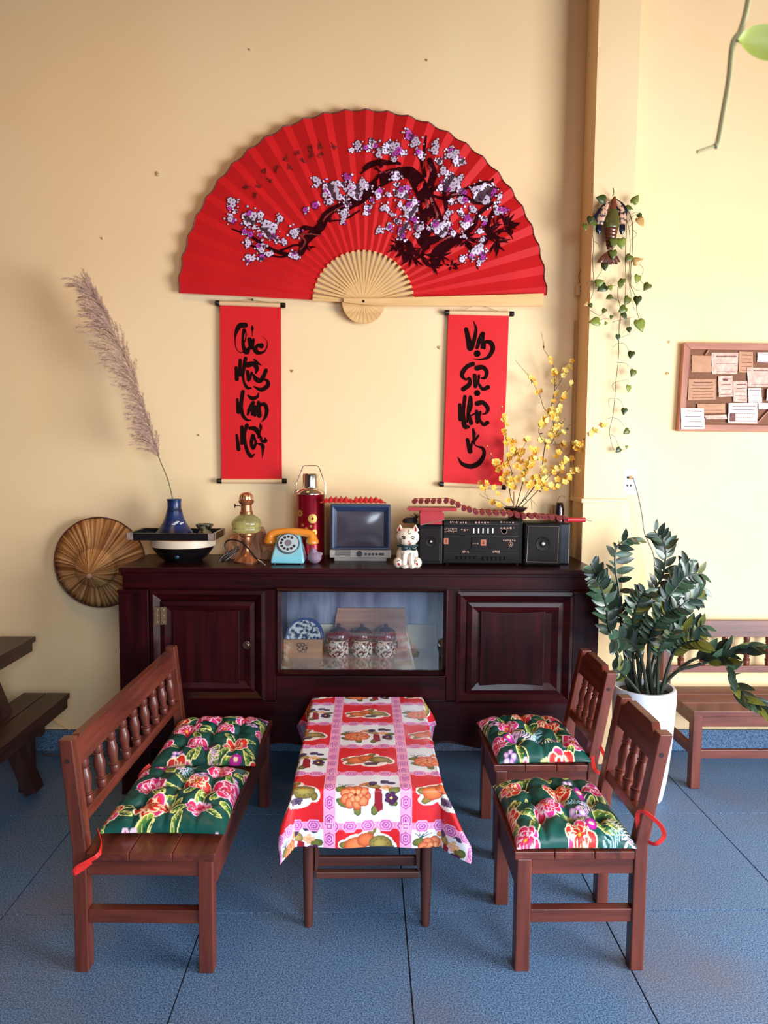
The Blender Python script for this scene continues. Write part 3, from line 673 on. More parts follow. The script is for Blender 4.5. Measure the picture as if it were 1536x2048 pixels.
def cushion(label, cx, cy, z0, wx, wy, rot, ou, ov, ties, th=.05):
    N_ = 190; u, v = np.meshgrid(np.linspace(-1, 1, N_), np.linspace(-1, 1, N_))
    pin = 1-.045*(1-u*u)*v*v; pin2 = 1-.045*(1-v*v)*u*u
    e = np.maximum(1-np.abs(u)**3.2, 0)**.5*np.maximum(1-np.abs(v)**3.2, 0)**.5
    H = e*th
    for a in (-.5, 0, .5):
        for b in (-.5, 0, .5):
            r2 = ((u-a)**2+(v-b)**2); H -= th*.50*np.exp(-r2/.008)+th*.26*np.exp(-r2/.045)
    for a in (-.5, 0, .5): H -= th*.15*e*(np.exp(-((u-a)/.05)**2)+np.exp(-((v-a)/.05)**2))
    H += th*.05*e*np.sin(u*19+3*v+ou*9)*np.sin(v*17-2*u)
    x = u*wx/2*pin2; y = v*wy/2*pin; c_, s_ = cos(rot), sin(rot)
    Xw = cx+x*c_-y*s_; Yw = cy+x*s_+y*c_
    t = thing('seat_cushion', label, 'cushion', (cx, cy, z0)); t['group'] = 'floral seat cushions'
    C_ = cc.sample(ou+(u+1)*.5*wx, ov+(v+1)*.5*wy)
    grid('cushion_top', np.stack([Xw, Yw, z0+.014+np.maximum(H, 0)], -1), C_, CUSH, t)
    sl = slice(None, None, 6); e2 = e[sl, sl]
    grid('cushion_underside', np.stack([Xw[sl, sl], Yw[sl, sl], z0+.014-.0125*np.minimum(e2*1.6, 1)], -1), C_[sl, sl], CUSH, t)
    for pts in ties:
        q = cr(pts, 6); mb = MB(); L_ = []; wv = .0056
        for i, p in enumerate(q):
            p = Vector(p); L_.append(p)
        vs = []; fs = []
        for i, p in enumerate(L_):
            d_ = (L_[min(i+1, len(L_)-1)]-L_[max(i-1, 0)]).normalized(); s = d_.cross(Vector((.35, 1, .25)).normalized()).normalized()*wv; n_ = d_.cross(s).normalized()*.0008
            vs += [p-s-n_, p+s-n_, p+s+n_, p-s+n_]
        for i in range(len(L_)-1):
            for k in range(4): fs.append((i*4+k, i*4+(k+1) % 4, i*4+4+(k+1) % 4, i*4+4+k))
        fs += [(3, 2, 1, 0), tuple(range(len(vs)-4, len(vs)))]
        mb.add(vs, fs).build('tie_ribbon', TIE, t)
    return t
zb_ = .336; zc_ = .339
t1 = [tuple(P(195, 1660, 1.93)), tuple(P(203, 1688, 1.89)), tuple(P(198, 1708, 1.838)), tuple(P(178, 1722, 1.830)), tuple(P(156, 1734, 1.828)), tuple(P(148, 1747, 1.826)), tuple(P(158, 1742, 1.828)), tuple(P(182, 1724, 1.832))]
cushion('green peony-print cushion at the near end of the spindle bench', -.546, 2.105, zb_, .345, .385, -.02, .10, .08, [t1], .060)
t2 = [tuple(P(300, 1530, 2.31)), tuple(P(288, 1540, 2.30)), tuple(P(278, 1556, 2.29)), tuple(P(290, 1545, 2.295))]
cushion('green peony-print cushion at the far end of the bench, by the sideboard', -.537, 2.540, zb_, .345, .40, .02, .62, .30, [t2], .058)
t3 = [tuple(P(1280, 1680, 1.86)), tuple(P(1275, 1630, 1.84)), tuple(P(1290, 1625, 1.82)), tuple(P(1320, 1650, 1.81)), tuple(P(1328, 1672, 1.81)), tuple(P(1312, 1688, 1.815)), tuple(P(1296, 1684, 1.83))]
cushion('green feather-and-peony cushion on the chair nearest the camera', .563, 2.005, zc_, .322, .365, .0, .33, .86, [t3], .064)
t4 = [tuple(P(1186, 1480, 2.42)), tuple(P(1185, 1510, 2.38)), tuple(P(1190, 1540, 2.36)), tuple(P(1208, 1545, 2.355)), tuple(P(1212, 1522, 2.36)), tuple(P(1200, 1492, 2.38)), tuple(P(1190, 1478, 2.42))]
cushion('green rose-print cushion on the chair beside the sideboard', .602, 2.545, zc_, .322, .375, .04, .88, .55, [t4], .064)
# ================================================================ WALL FAN
FY = 3.262; fc = P(727, 603, FY); FR = .815; FI = .222; A0, A1 = rad(3.0), rad(177.9); NP = 27
FANR = M('red_fan_cloth', (204, 24, 28), .6, 0, .12, 9, bump=.03, spec=.2); FANW = wood('pale_bamboo', (232, 190, 128), (212, 164, 102), .5, 'x')
fan = thing('wall_fan', 'huge red folding fan with painted plum blossoms hung open on the wall', 'fan', (fc[0], WY, fc[2]))
def fdep(a, r):
    u = (a-A0)/(A1-A0)*NP; t = u-math.floor(u); k = (r-.05)/FR
    w_ = (t/.38 if t < .38 else (1-t)/.62)            # uneven pleats: wide face, narrow face
    return (.016*w_)*k
def fpt(a, r, off=0.): return (fc[0]+r*cos(a), FY+.022-fdep(a, r)-off, fc[2]+r*sin(a))
mb = MB(); na = NP*6; nr = 16; vs = []; fs = []; us = []
for i in range(NP):
    for q in (0, .19, .38, .54, .7, .85): us.append((i+q)/NP)
us.append(1.0)
for u in us:
    a = A0+(A1-A0)*u; edge = FR*(1+.004*sin(u*NP*2*pi)-.003*sin(u*9))
    for j in range(nr+1): vs.append(fpt(a, FI+(edge-FI)*j/nr))
for i in range(len(us)-1):
    for j in range(nr): fs.append((i*(nr+1)+j, i*(nr+1)+j+1, (i+1)*(nr+1)+j+1, (i+1)*(nr+1)+j))
lf = mb.add(vs, fs).build('fan_leaf', FANR, fan)
sd = lf.modifiers.new('thickness', 'SOLIDIFY'); sd.thickness = .0012; sd.offset = -1
mb = MB(); mb.tube([fpt(A0+(A1-A0)*u, FR*(1+.004*sin(u*NP*2*pi)-.003*sin(u*9))-.002, .001) for u in us], .0026, 5); mb.build('edge_binding', M('speckled_binding', (110, 60, 50), .6, 0, .5, 200), fan)
# ribs
rm = None
for i in range(NP+1):
    a = A0+(A1-A0)*(i+.38)/NP if i < NP else A1
    if i == NP: a = A1-.004
    q = MB(); r0, r1 = .012, FI+.003; w0, w1 = .0035, .0062
    if rm is None: rm = MB().hexa([(r0, -.001, -w0), (r1, -.001, -w1), (r1, .001, -w1), (r0, .001, -w0)], [(r0, -.001, w0), (r1, -.001, w1), (r1, .001, w1), (r0, .001, w0)]).build('rib', FANW, fan, local=True); c = rm
    else: c = rm.copy(); COL.objects.link(c); c.parent = fan
    c.matrix_local = Matrix.Translation(Vector((fc[0]-fan.location.x, FY+.0125-.0006*(i % 3)-fan.location.y, 0))) @ Matrix.Rotation(-a, 4, 'Y')
# rib heads: half disc below the pivot
mb = MB()
hd = MB(); hn = 26
for i in range(hn):
    a0, a1 = pi+.02+(pi-.04)*i/hn, pi+.02+(pi-.04)*(i+1)/hn; R_ = .094; dz = .0012*(i % 2)
    hd.prism([(fc[0], FY+.006-dz, fc[2]), (fc[0]+R_*cos(a0), FY+.006-dz, fc[2]+R_*sin(a0)), (fc[0]+R_*cos((a0+a1)/2)*1.004, FY+.006-dz, fc[2]+R_*sin((a0+a1)/2)*1.004), (fc[0]+R_*cos(a1), FY+.006-dz, fc[2]+R_*sin(a1))], (0, .010, 0))
hd.build('rib_heads', FANW, fan)
gp = [P(690, 604, FY), P(690, 607, FY), P(760, 612, FY), P(1086, 613, FY), P(1087, 587, FY), P(760, 597, FY)]
MB().prism([(fc[0]-.088, FY-.006, fc[2]-.006), (fc[0]+.05, FY-.006, fc[2]-.018), (gp[3][0], FY-.006, gp[3][2]), (gp[4][0], FY-.006, gp[4][2]), (fc[0]+.05, FY-.006, fc[2]+.014), (fc[0]-.088, FY-.006, fc[2]+.013)], (0, .008, 0)).build('guard_stick', FANW, fan, bevel=.002)
lp = [P(627, 597, FY), P(362, 586, FY)]
MB().lathe([(.006, -.001), (.0055, .002), (.002, .003), (0, .0032)], (fc[0], FY-.006, fc[2]), 12, 'y').build('pivot_rivet', M('dark_rivet', (60, 40, 30), .4, .7), fan, True)
# painted picture on the leaf
def fp3(off):
    def f(x, y):
        p = P(x, y, FY); a = math.atan2(p[2]-fc[2], p[0]-fc[0]); r = math.hypot(p[2]-fc[2], p[0]-fc[0]); return fpt(a, r, off)
    return f
BRK = M('painted_bark', (50, 5, 11), .8, 0, .35, 60, spec=.05); PLV = M('painted_lavender', (224, 206, 232), .6, 0, .16, 300); PMG = M('painted_magenta', (196, 60, 178), .6, 0, .2, 200); PDK = M('painted_outline', (60, 14, 40), .6); RBK = M('painted_red_bark', (128, 22, 22), .6, 0, .3, 90)
br_ = [[(462,455,2),(500,470,5),(530,490,7),(565,505,7),(598,506,12),(612,478,16),(640,452,18),(655,425,15),(690,406,14),(716,396,16),(745,372,20),(772,352,26),(805,342,20)],
       [(595,470,4),(606,455,10),(622,455,8),(640,466,4)], [(560,500,5),(590,488,4),(612,492,8)], [(488,478,3),(520,500,5),(560,512,4),(590,500,4)],
       [(728,335,6),(745,325,12),(775,322,10),(800,325,6)], [(722,345,3),(740,330,6)],
       [(800,340,18),(824,346,26),(842,372,30),(852,405,30),(856,440,32),(846,470,26),(852,490,18)],
       [(860,318,10),(868,345,14),(860,375,12),(868,405,10),(880,432,10),(878,455,10)], [(835,300,3),(845,325,6),(850,350,8)], [(853,270,3),(850,290,5),(848,320,6)],
       [(700,415,4),(730,395,10),(742,372,12)], [(870,390,5),(895,395,8),(915,385,10),(945,400,8),(970,405,6)],
       [(905,345,3),(890,380,6),(893,410,8),(900,440,4)], [(985,405,6),(960,425,9),(948,450,10),(925,470,14),(900,485,20),(875,505,22),(868,530,10)],
       [(840,470,18),(860,480,16),(895,468,12),(930,475,8)], [(855,485,8),(845,510,6),(855,530,3)], [(800,470,6),(820,490,14),(815,515,10)], [(1000,400,4),(985,425,6),(975,455,8),(985,470,10)],
       [(655,440,3),(690,436,3),(720,418,3)], [(930,375,4),(960,365,6),(985,362,4)]]
mb = MB(); strokes(mb, br_, fp3(.0035), 7); mb.build('painted_branches', BRK, fan, kind='stuff')
mb = MB(); strokes(mb, [[(642,448,3),(655,428,4),(688,408,3)],[(846,380,4),(856,410,5),(858,440,4)],[(858,330,4),(866,350,5),(860,372,4)],[(862,395,5),(872,420,5),(880,440,3)],[(950,432,3),(938,452,4),(915,470,3)],[(602,470,3),(610,482,4),(600,498,3)],[(760,345,3),(780,340,4)],[(842,300,3),(848,320,4),(846,335,3)],[(905,388,3),(930,382,3)],[(880,480,3),(905,470,3)],[(590,470,2),(612,466,3),(640,468,2)]], fp3(.0042), 6); mb.build('painted_bark_light', RBK, fan, kind='stuff')
rg = random.Random(5); mb = MB(); f3 = fp3(.0038)
for (cx, cy, R_, n_) in ((985,462,38,22),(1012,448,30,16),(995,480,30,18),(1025,455,20,8),(810,498,32,22),(828,512,28,16),(792,490,22,10),(880,508,30,18),(868,528,18,10),(932,478,28,20),(905,527,18,7),(985,372,24,10),(955,525,12,5),(1010,420,20,8),(760,335,14,8),(612,492,16,10),(650,440,16,12),(700,402,14,10),(842,440,20,14),(858,380,22,16),(820,345,20,12),(745,375,18,12)):
    for k in range(n_):
        a = rg.uniform(0, 6.283); l = R_*rg.uniform(.55, 1.1); s = rg.uniform(1.5, 3.2); x0, y0 = cx+rg.uniform(-6, 6), cy+rg.uniform(-6, 6)
        mx, my = x0+l*.5*cos(a), y0+l*.5*sin(a)
        mb.add([f3(x0, y0), f3(mx-s*sin(a), my+s*cos(a)), f3(x0+l*cos(a), y0+l*sin(a)), f3(mx+s*sin(a), my-s*cos(a))], [(0, 1, 2, 3)])
mb.build('painted_pine_needles', BRK, fan, kind='stuff')
FL = '464,403,11 461,436,10 498,434,18 521,428,8 560,436,8 538,457,20 589,463,13 496,486,9 522,494,13 498,515,11 589,509,11 568,483,7 537,507,7 500,467,7p 545,471,9p 523,513,7p 488,461,6p 458,415,5p 634,362,11 663,378,20 630,409,8p 610,418,6p 688,424,11 685,441,5 711,381,18 679,393,8 659,402,8 693,352,9p 686,367,7 716,289,10 704,297,5 725,362,8 694,408,6 745,285,13 731,294,6p 784,287,10 773,299,10 794,294,12 792,305,9p 757,308,7 789,318,6 819,269,12p 831,284,13 841,306,10 870,297,11 872,283,6 880,321,8 907,309,15 903,300,8p 912,321,8 927,320,6 888,341,11 903,366,20 883,373,8 920,356,7 928,381,9p 925,399,11 967,386,25 982,378,12 1000,391,6 996,419,13 1009,418,7p 948,418,8 923,424,7 936,439,11p 931,450,10 967,435,6 970,445,5p 960,461,7 966,478,6 957,499,16 945,510,9 967,510,9p 959,523,6 925,517,7 792,352,11 794,368,5 804,384,16 816,373,6p 757,384,11 778,388,6 722,373,8 736,414,9 733,425,5 771,414,10 800,408,6 821,419,18 830,402,7 828,436,9p 785,428,5 794,440,7 814,449,8 837,454,11 779,452,9 758,459,7 803,459,8p 804,470,10 835,470,6 858,455,5 883,457,18 873,446,9p 893,450,10 907,465,7 897,424,7 891,435,5 903,403,6 929,471,5 745,398,5p 470,420,5 510,452,6 552,478,6 520,470,5p 650,388,7 700,372,9 675,365,7 690,395,6 735,372,8 768,300,7 805,303,7'
md, mw, mp, ms = MB(), MB(), MB(), MB(); fa, fb, fcn, fd = fp3(.0046), fp3(.0054), fp3(.0060), fp3(.0066)
def disc(mb, f, x, y, r, n=9): mb.add([f(x+r*cos(2*pi*k/n), y+r*sin(2*pi*k/n)) for k in range(n)], [tuple(range(n))])
lev = 0
def blossom(x, y, r, pk):
    global lev
    a0 = rg.uniform(0, 6); lev = (lev+1) % 5; dz = lev*.00035
    g = lambda f, d: (lambda X_, Y_: (lambda p: (p[0], p[1]-d, p[2]))(f(X_, Y_)))
    tgt = mp if pk else mw
    disc(md, g(fa, dz), x, y, r*1.08, 12)
    for k in range(5):
        a = a0+k*1.2566; disc(tgt, g(fb, dz+.00008*k), x+r*.52*cos(a), y+r*.52*sin(a), r*.44)
    disc(md, g(fcn, dz), x, y, r*.26, 7)
    for k in range(4):
        a = a0+k*1.57; disc(tgt, g(fd, dz), x+r*.2*cos(a), y+r*.2*sin(a), max(.5, r*.07), 5)
for tk in FL.split():
    pk = tk.endswith('p'); x, y, r = [float(v) for v in tk.rstrip('p').split(',')]
    if r <= 8: blossom(x, y, r*.92, pk)
    else:
        m_ = 3 if r < 13 else (5 if r < 17 else 9)
        for k in range(m_):
            a = k*2.399+x; q = r*.62*math.sqrt((k+.3)/m_); blossom(x+q*cos(a), y+q*sin(a), max(5.2, r*(.60 if m_ == 3 else .44)), pk or (rg.random() < .13))
    for k in range(int(2+r*.35)):
        a = rg.uniform(0, 6.28); q = r*rg.uniform(.95, 1.35); rr = rg.uniform(1.2, 2.6); xx, yy = x+q*cos(a), y+q*sin(a)
        disc(md, fa, xx, yy, rr*1.35, 7); disc(mp if rg.random() < .12 else mw, fb, xx, yy, rr, 7)
md.build('painted_blossom_outlines', PDK, fan, kind='stuff'); mw.build('painted_white_blossoms', PLV, fan, kind='stuff'); mp.build('painted_purple_blossoms', PMG, fan, kind='stuff')
mb = MB(); mk = []
for (x, y) in ((492,372),(508,387),(518,367),(528,342),(539,358),(553,334),(570,314),(580,329),(594,301),(604,319),(620,295),(623,307),(639,287),(642,306),(668,289)):
    for k in range(5):
        a = rg.choice((0, .3, 1.57, 1.2, 2.4)); l = rg.uniform(3, 6); xx, yy = x+rg.uniform(-4, 4), y+rg.uniform(-5, 5)
        mk.append([(xx-l*cos(a), yy-l*sin(a), 1.2), (xx, yy+.4, 2.), (xx+l*cos(a), yy+l*sin(a), 1.)])
strokes(mb, mk, fp3(.0038), 3); mb.build('painted_characters', M('painted_character_ink', (112, 12, 14), .6), fan, kind='stuff')

# ================================================================ SCROLLS
PAPER = M('red_scroll_paper', (216, 30, 36), .55, 0, .06, 4, spec=.25); PAPED = M('scroll_ink', (30, 11, 9), .8, spec=.05); RODW = wood('scroll_rod', (236, 200, 158), (222, 178, 130), .45, 'x'); CAP = M('black_rod_cap', (30, 16, 18), .35); CORD = M('tan_cord', (190, 150, 96), .8)
def scroll(label, corners, rt, rb, ss, ox, oy, sc, hang):
    Yp = WY-.012
    t = thing('hanging_scroll', label, 'scroll', tuple(P(*hang, WY))); t['group'] = 'new year scrolls'
    TL, TR, BR, BL = [P(*c, Yp) for c in corners]
    n_ = 10; vs = []; fs = []
    for i in range(n_+1):
        k = i/n_; a = TL*(1-k)+BL*k; b = TR*(1-k)+BR*k; dy = -.004*sin(pi*k)
        for p in (a, b): vs.append((p[0], p[1]+dy, p[2]))
    q = MB().add(vs, [(2*i, 2*i+1, 2*i+3, 2*i+2) for i in range(n_)]); o = q.build('paper', PAPER, t); so = o.modifiers.new('t', 'SOLIDIFY'); so.thickness = .0012; so.offset = 0
    for (r0, r1) in (rt, rb):
        a, b = P(*r0, Yp-.002), P(*r1, Yp-.002); d_ = (b-a); rr = .0098
        ro = MB().tube([a+d_*.05, b-d_*.05], rr, 14).build('rod', RODW, t, True)
        for s in (0, 1):
            p = a if s == 0 else b; e = d_*(.07 if s == 0 else -.07)
            MB().tube([p, p+e*.12, p+e*.9, p+e], [.009, .0118, .0118, .0105], 14).build('rod_cap', CAP, ro, True)
    a, b = P(*rt[0], Yp), P(*rt[1], Yp); h_ = P(hang[0], hang[1], WY-.006)
    MB().tube([a*.75+b*.25+np.array([0, 0, .009]), h_, a*.22+b*.78+np.array([0, 0, .009])], .0011, 5).build('cord', CORD, t)
    MB().lathe([(.004, -.012), (.004, .004), (.0015, .006), (0, .006)], h_, 8, 'y').build('nail', M('nail_steel', (70, 60, 50), .4, .8), t)
    def t3(x, y):
        X_, Y_ = ox+x/sc, oy+y/sc; k = np.clip((Y_-corners[0][1])/(corners[3][1]-corners[0][1]), 0, 1); p = P(X_, Y_, Yp); return (p[0], p[1]-.004*sin(pi*k)-.0016, p[2])
    mb = MB(); strokes(mb, ss, t3, 7, 1.26); mb.build('brush_lettering', PAPED, t)
SL = [[(465,362,44),(410,368,44),(375,425,30),(362,500,10),(370,590,6),(410,640,6),(455,632,10)], [(452,410,26),(440,500,22),(450,590,30),(478,638,42),(502,600,30)], [(466,410,10),(474,470,9),(452,556,8)],
      [(508,505,34),(520,570,36)], [(548,510,26),(532,590,34)], [(535,362,5),(537,395,24),(537,425,9),(538,480,4)],
      [(628,572,46),(592,566,24),(568,612,40),(600,645,32),(660,630,14),(691,570,8),(680,512,4),(632,478,2)],
      [(372,795,24),(380,915,34)], [(413,718,26),(408,870,32)], [(468,702,32),(450,800,30),(438,880,26)], [(440,880,20),(455,950,20),(485,1000,26),(522,1005,16)],
      [(492,768,46),(550,758,40),(584,802,36),(574,852,14)], [(488,835,28),(500,925,28)], [(532,850,24),(512,920,18)], [(552,872,18),(575,912,40),(618,930,38),(655,880,34),(678,822,30)], [(628,912,12),(690,930,24),(694,980,36),(630,1022,32),(556,990,12)], [(556,712,14),(588,746,24),(636,776,3)],
      [(384,1118,20),(396,1248,36)], [(441,1042,32),(424,1180,30),(440,1280,28),(480,1328,22),(522,1335,8)], [(494,1080,14),(535,1110,32),(588,1095,24),(601,1058,10)],
      [(546,1155,34),(508,1225,30),(490,1278,16)], [(546,1160,24),(538,1272,28)], [(572,1190,20),(564,1285,24)], [(602,1150,28),(608,1285,42)], [(612,1178,26),(664,1172,32),(686,1230,32),(672,1298,26),(636,1348,5)],
      [(378,1482,20),(397,1628,36)], [(432,1402,28),(432,1570,28)], [(482,1385,32),(456,1480,28),(476,1620,28),(520,1700,30),(560,1680,10)],
      [(545,1490,34),(528,1565,28),(545,1622,26),(572,1562,22),(552,1492,16)], [(512,1415,28),(566,1422,40),(602,1472,34),(600,1512,14)], [(620,1366,8),(623,1405,25),(622,1456,4)], [(622,1502,20),(636,1545,26),(672,1545,32),(668,1515,14)], [(585,1572,6),(640,1590,30),(645,1640,22),(638,1722,2)]]
SR = [[(370,352,34),(394,460,44),(410,550,46),(448,470,34),(470,350,24),(444,264,4)], [(540,400,40),(505,470,38),(480,545,24)], [(546,430,24),(530,540,24)], [(562,490,18),(556,548,20)], [(572,478,26),(620,488,38),(642,550,38),(602,630,30),(530,660,16),(440,655,4)], [(482,602,56)],
      [(440,706,36),(372,740,36),(326,816,36),(362,866,18),(402,852,22),(402,915,36),(340,965,40)], [(455,824,32),(464,935,34)], [(500,825,20),(494,900,18),(510,930,24),(542,966,28),(592,945,38)], [(480,750,46),(540,742,36),(580,790,32),(562,848,26),(520,852,10)], [(482,1006,52)],
      [(304,1124,28),(310,1272,36)], [(356,1042,30),(340,1200,30),(352,1338,40),(392,1352,28)], [(412,1044,26),(392,1160,26),(380,1300,18)], [(418,1052,24),(424,1140,20),(392,1230,16)], [(402,1230,22),(420,1312,36)], [(428,1232,16),(462,1212,12)], [(476,1192,28),(484,1302,30)], [(512,1200,22),(506,1270,18),(545,1325,30),(588,1308,34)], [(482,1112,42),(540,1102,36),(590,1160,34),(572,1210,20),(532,1222,8)],
      [(382,1482,30),(410,1600,42)], [(432,1500,18),(420,1580,14)], [(440,1376,18),(450,1430,30),(440,1510,6)], [(494,1440,18),(452,1506,18),(474,1546,10),(540,1572,26),(550,1640,32),(500,1720,42),(420,1755,40),(332,1730,30),(284,1662,6)]]
scroll('left red scroll lettered Chúc Mừng Năm Mới on the wall', ((440, 610), (562, 614), (564, 961), (443, 961)), ((430, 606), (571, 611)), ((434, 962), (574, 962)), SL, 400, 580, 5.118, (505, 599))
scroll('right red scroll lettered Vạn Sự Như Ý above the black stereo', ((897, 628), (1018, 631), (1004, 974), (886, 968)), ((889, 625), (1028, 628)), ((878, 968), (1012, 975)), SR, 860, 590, 5.12, (955, 608))

# ================================================================ CONICAL HAT
hc = P(200, 1125, 3.262)
hat = thing('conical_hat', 'brown straw conical hat hanging on the wall beside the sideboard', 'hat', (hc[0], WY, hc[2]-.2))
STRAW = vcol('straw', .7, .2)
HN = 168; hm = lambda a, i: 1.0
tip = P(178, 1150, 3.13); axis_ = (Vector(tip)-Vector(hc)).normalized()
prof = [(.201, 0), (.165, .014), (.12, .034), (.093, .048), (.088, .058), (.082, .066), (.055, .092), (.025, .116), (.004, .132)]
rgh = random.Random(3); rid = [rgh.uniform(-1, 1) for _ in range(HN)]
vs = []; fs = []
e1 = axis_.cross(Vector((0, 0, 1))).normalized(); e2 = axis_.cross(e1)
base_ax = (Vector((0, -1, 0))*.8+axis_*.2).normalized()
for i, (r, z) in enumerate(prof):
    for k in range(HN):
        a = 2*pi*k/HN; d_ = .0034*rid[k]*(r/.2)**.5+(.0015 if k % 2 else 0)*(r/.2)
        p = Vector(hc)+Vector((cos(a)*r, 0, sin(a)*r))+Vector((0, -1, 0))*(z+d_)+(Vector((tip[0]-hc[0], 0, tip[2]-hc[2])))*(z/.132)*.9
        vs.append(p)
for i in range(len(prof)-1):
    for k in range(HN): fs.append((i*HN+k, i*HN+(k+1) % HN, (i+1)*HN+(k+1) % HN, (i+1)*HN+k))
hmb = MB().add(vs, fs)
hcol = [rgh.choice(((200, 146, 92), (182, 128, 76), (160, 104, 58), (214, 166, 112), (140, 86, 46))) for _ in range(HN)]
hmb.c = [lin(tuple(v*(.86 if 3 <= i <= 4 else 1) for v in hcol[k])) for i in range(len(prof)) for k in range(HN)]  # rings at the crown step darkened to paint in its shade
hb = hmb.build('straw_cone', STRAW, hat, True, ang=12)
so = hb.modifiers.new('t', 'SOLIDIFY'); so.thickness = .002; so.offset = -1
MB().tube([Vector(hc)+Vector((cos(2*pi*k/72)*.202, .0005, sin(2*pi*k/72)*.202)) for k in range(73)], .0036, 8, False).build('rim_hoop', M('dark_cane', (84, 34, 24), .5, 0, .3, 30), hat, True)
tp = Vector(hc)+Vector((tip[0]-hc[0], 0, tip[2]-hc[2]))*.9+Vector((0, -.132, 0))
MB().ell(tp+Vector((.002, -.004, -.008)), (.013, .008, .011)).build('tip_button', M('pale_button', (206, 160, 130), .5), hat, True)

# ================================================================ ON THE SIDEBOARD, LEFT
def onY(px, py): return Z(px, py, ZT)
BLK = M('black_enamel', (20, 16, 20), .28, 0, .2, 30); IVORY = M('ivory_enamel', (222, 202, 176), .4, 0, .12, 14)
pc = (P(367, 1100, 3.095)[0], 3.095); pz = ZT
pot = thing('round_pot', 'black round pot with an ivory rim under the black tray', 'pot', (pc[0], pc[1], ZT))
MB().lathe([(0, 0), (.078, 0), (.082, .008), (.098, .018), (.122, .050), (.130, .064)], (*pc, ZT), 44).build('pot_body', BLK, pot, True)
MB().lathe([(.130, .064), (.134, .066), (.135, .094), (.131, .0975), (.10, .0975)], (*pc, ZT), 44).build('ivory_rim', IVORY, pot, True)
kk = P(353, 1118, 2.985); MB().ell((kk[0], pc[1]-.105, ZT+.030), (.011, .009, .011)).build('pot_knob', M('blue_black_knob', (24, 52, 70), .2), pot, True)
zt = ZT+.098; tx0, tx1, ty0, ty1 = P(253, 1068, 2.985)[0], P(427, 1072, 2.985)[0]+.004, 2.985, 3.20
tray = thing('tray', 'black rectangular tray with pale metal corners on the round pot', 'tray', ((tx0+tx1)/2, 3.09, zt))
MB().box((tx0+.004, ty0+.004, zt), (tx1-.004, ty1-.004, zt+.008)).build('tray_base', BLK, tray)
for (a, b) in (((tx0, ty0), (tx1, ty0+.012)), ((tx0, ty1-.012), (tx1, ty1)), ((tx0, ty0+.012), (tx0+.012, ty1-.012)), ((tx1-.012, ty0+.012), (tx1, ty1-.012))):
    MB().box((*a, zt), (*b, zt+.030)).build('tray_edge', BLK, tray, bevel=.002)
CORN = M('tin_corner', (190, 160, 146), .4, .5, .3, 50)
for x in (tx0, tx1):
    for y in (ty0, ty1):
        sx = 1 if x == tx0 else -1; sy = 1 if y == ty0 else -1
        MB().box((min(x-sx*.0012, x+sx*.026), min(y-sy*.0012, y+sy*.0005), zt+.002), (max(x-sx*.0012, x+sx*.026), max(y-sy*.0012, y+sy*.0005), zt+.031)).box((min(x-sx*.0012, x+sx*.0005), min(y-sy*.0012, y+sy*.022), zt+.002), (max(x-sx*.0012, x+sx*.0005), max(y-sy*.0012, y+sy*.022), zt+.031)).build('metal_corner', CORN, tray)
zv = zt+.0085; vy = 3.125; vx = P(349, 1040, vy)[0]; zt1 = P(346, 998, vy)[2]-zv
BLU = M('blue_stoneware', (24, 48, 104), .32, 0, 0, 7, (1, 1, 9), .1, (14, 20, 46), .5, 6.); 
vase = thing('bottle_vase', 'dark blue ridged stoneware vase holding the pampas plume', 'vase', (vx, vy, zv))
vp = [(0, 0), (.074, 0), (.079, .008)]
for i in range(1, 15):
    t = i/14; r = .079*(1-t)+.031*t-.012*sin(pi*t)*.8; vp.append((r+.0012*(i % 2), .008+t*(zt1*.66)))
vp += [(.029, zt1*.74), (.0285, zt1*.92), (.031, zt1), (.025, zt1), (.023, zt1*.8), (0, zt1*.78)]
MB().lathe(vp, (vx, vy, zv), 40).build('vase_body', BLU, vase, True)
mb = MB()
for i in range(5): mb.ell((vx+.010+.007*i, vy-.0535+.0055*i+.002*(i % 2), zv+.050+.005*(i % 3)), (.009, .0035, .0035))
mb.build('white_slip_mark', M('white_slip', (214, 220, 226), .5), vase, True)
sj = P(411, 1048, 3.14); sj0 = (sj[0]-.004, 3.14)
jar = thing('pedestal_dish', 'small mottled pedestal dish on the black tray', 'dish', (*sj0, zv))
MOT = M('mottled_glaze', (150, 132, 96), .3, 0, 0, 50, (1, 1, 1), 0, (40, 40, 30), .5, 4., lo=.42, hi=.6)
MB().lathe([(0, 0), (.033, 0), (.030, .008), (.024, .018), (.026, .028), (.034, .034), (.037, .040), (.037, .046), (.031, .046), (.028, .038), (0, .036)], (*sj0, zv), 28).build('dish_body', MOT, jar, True)
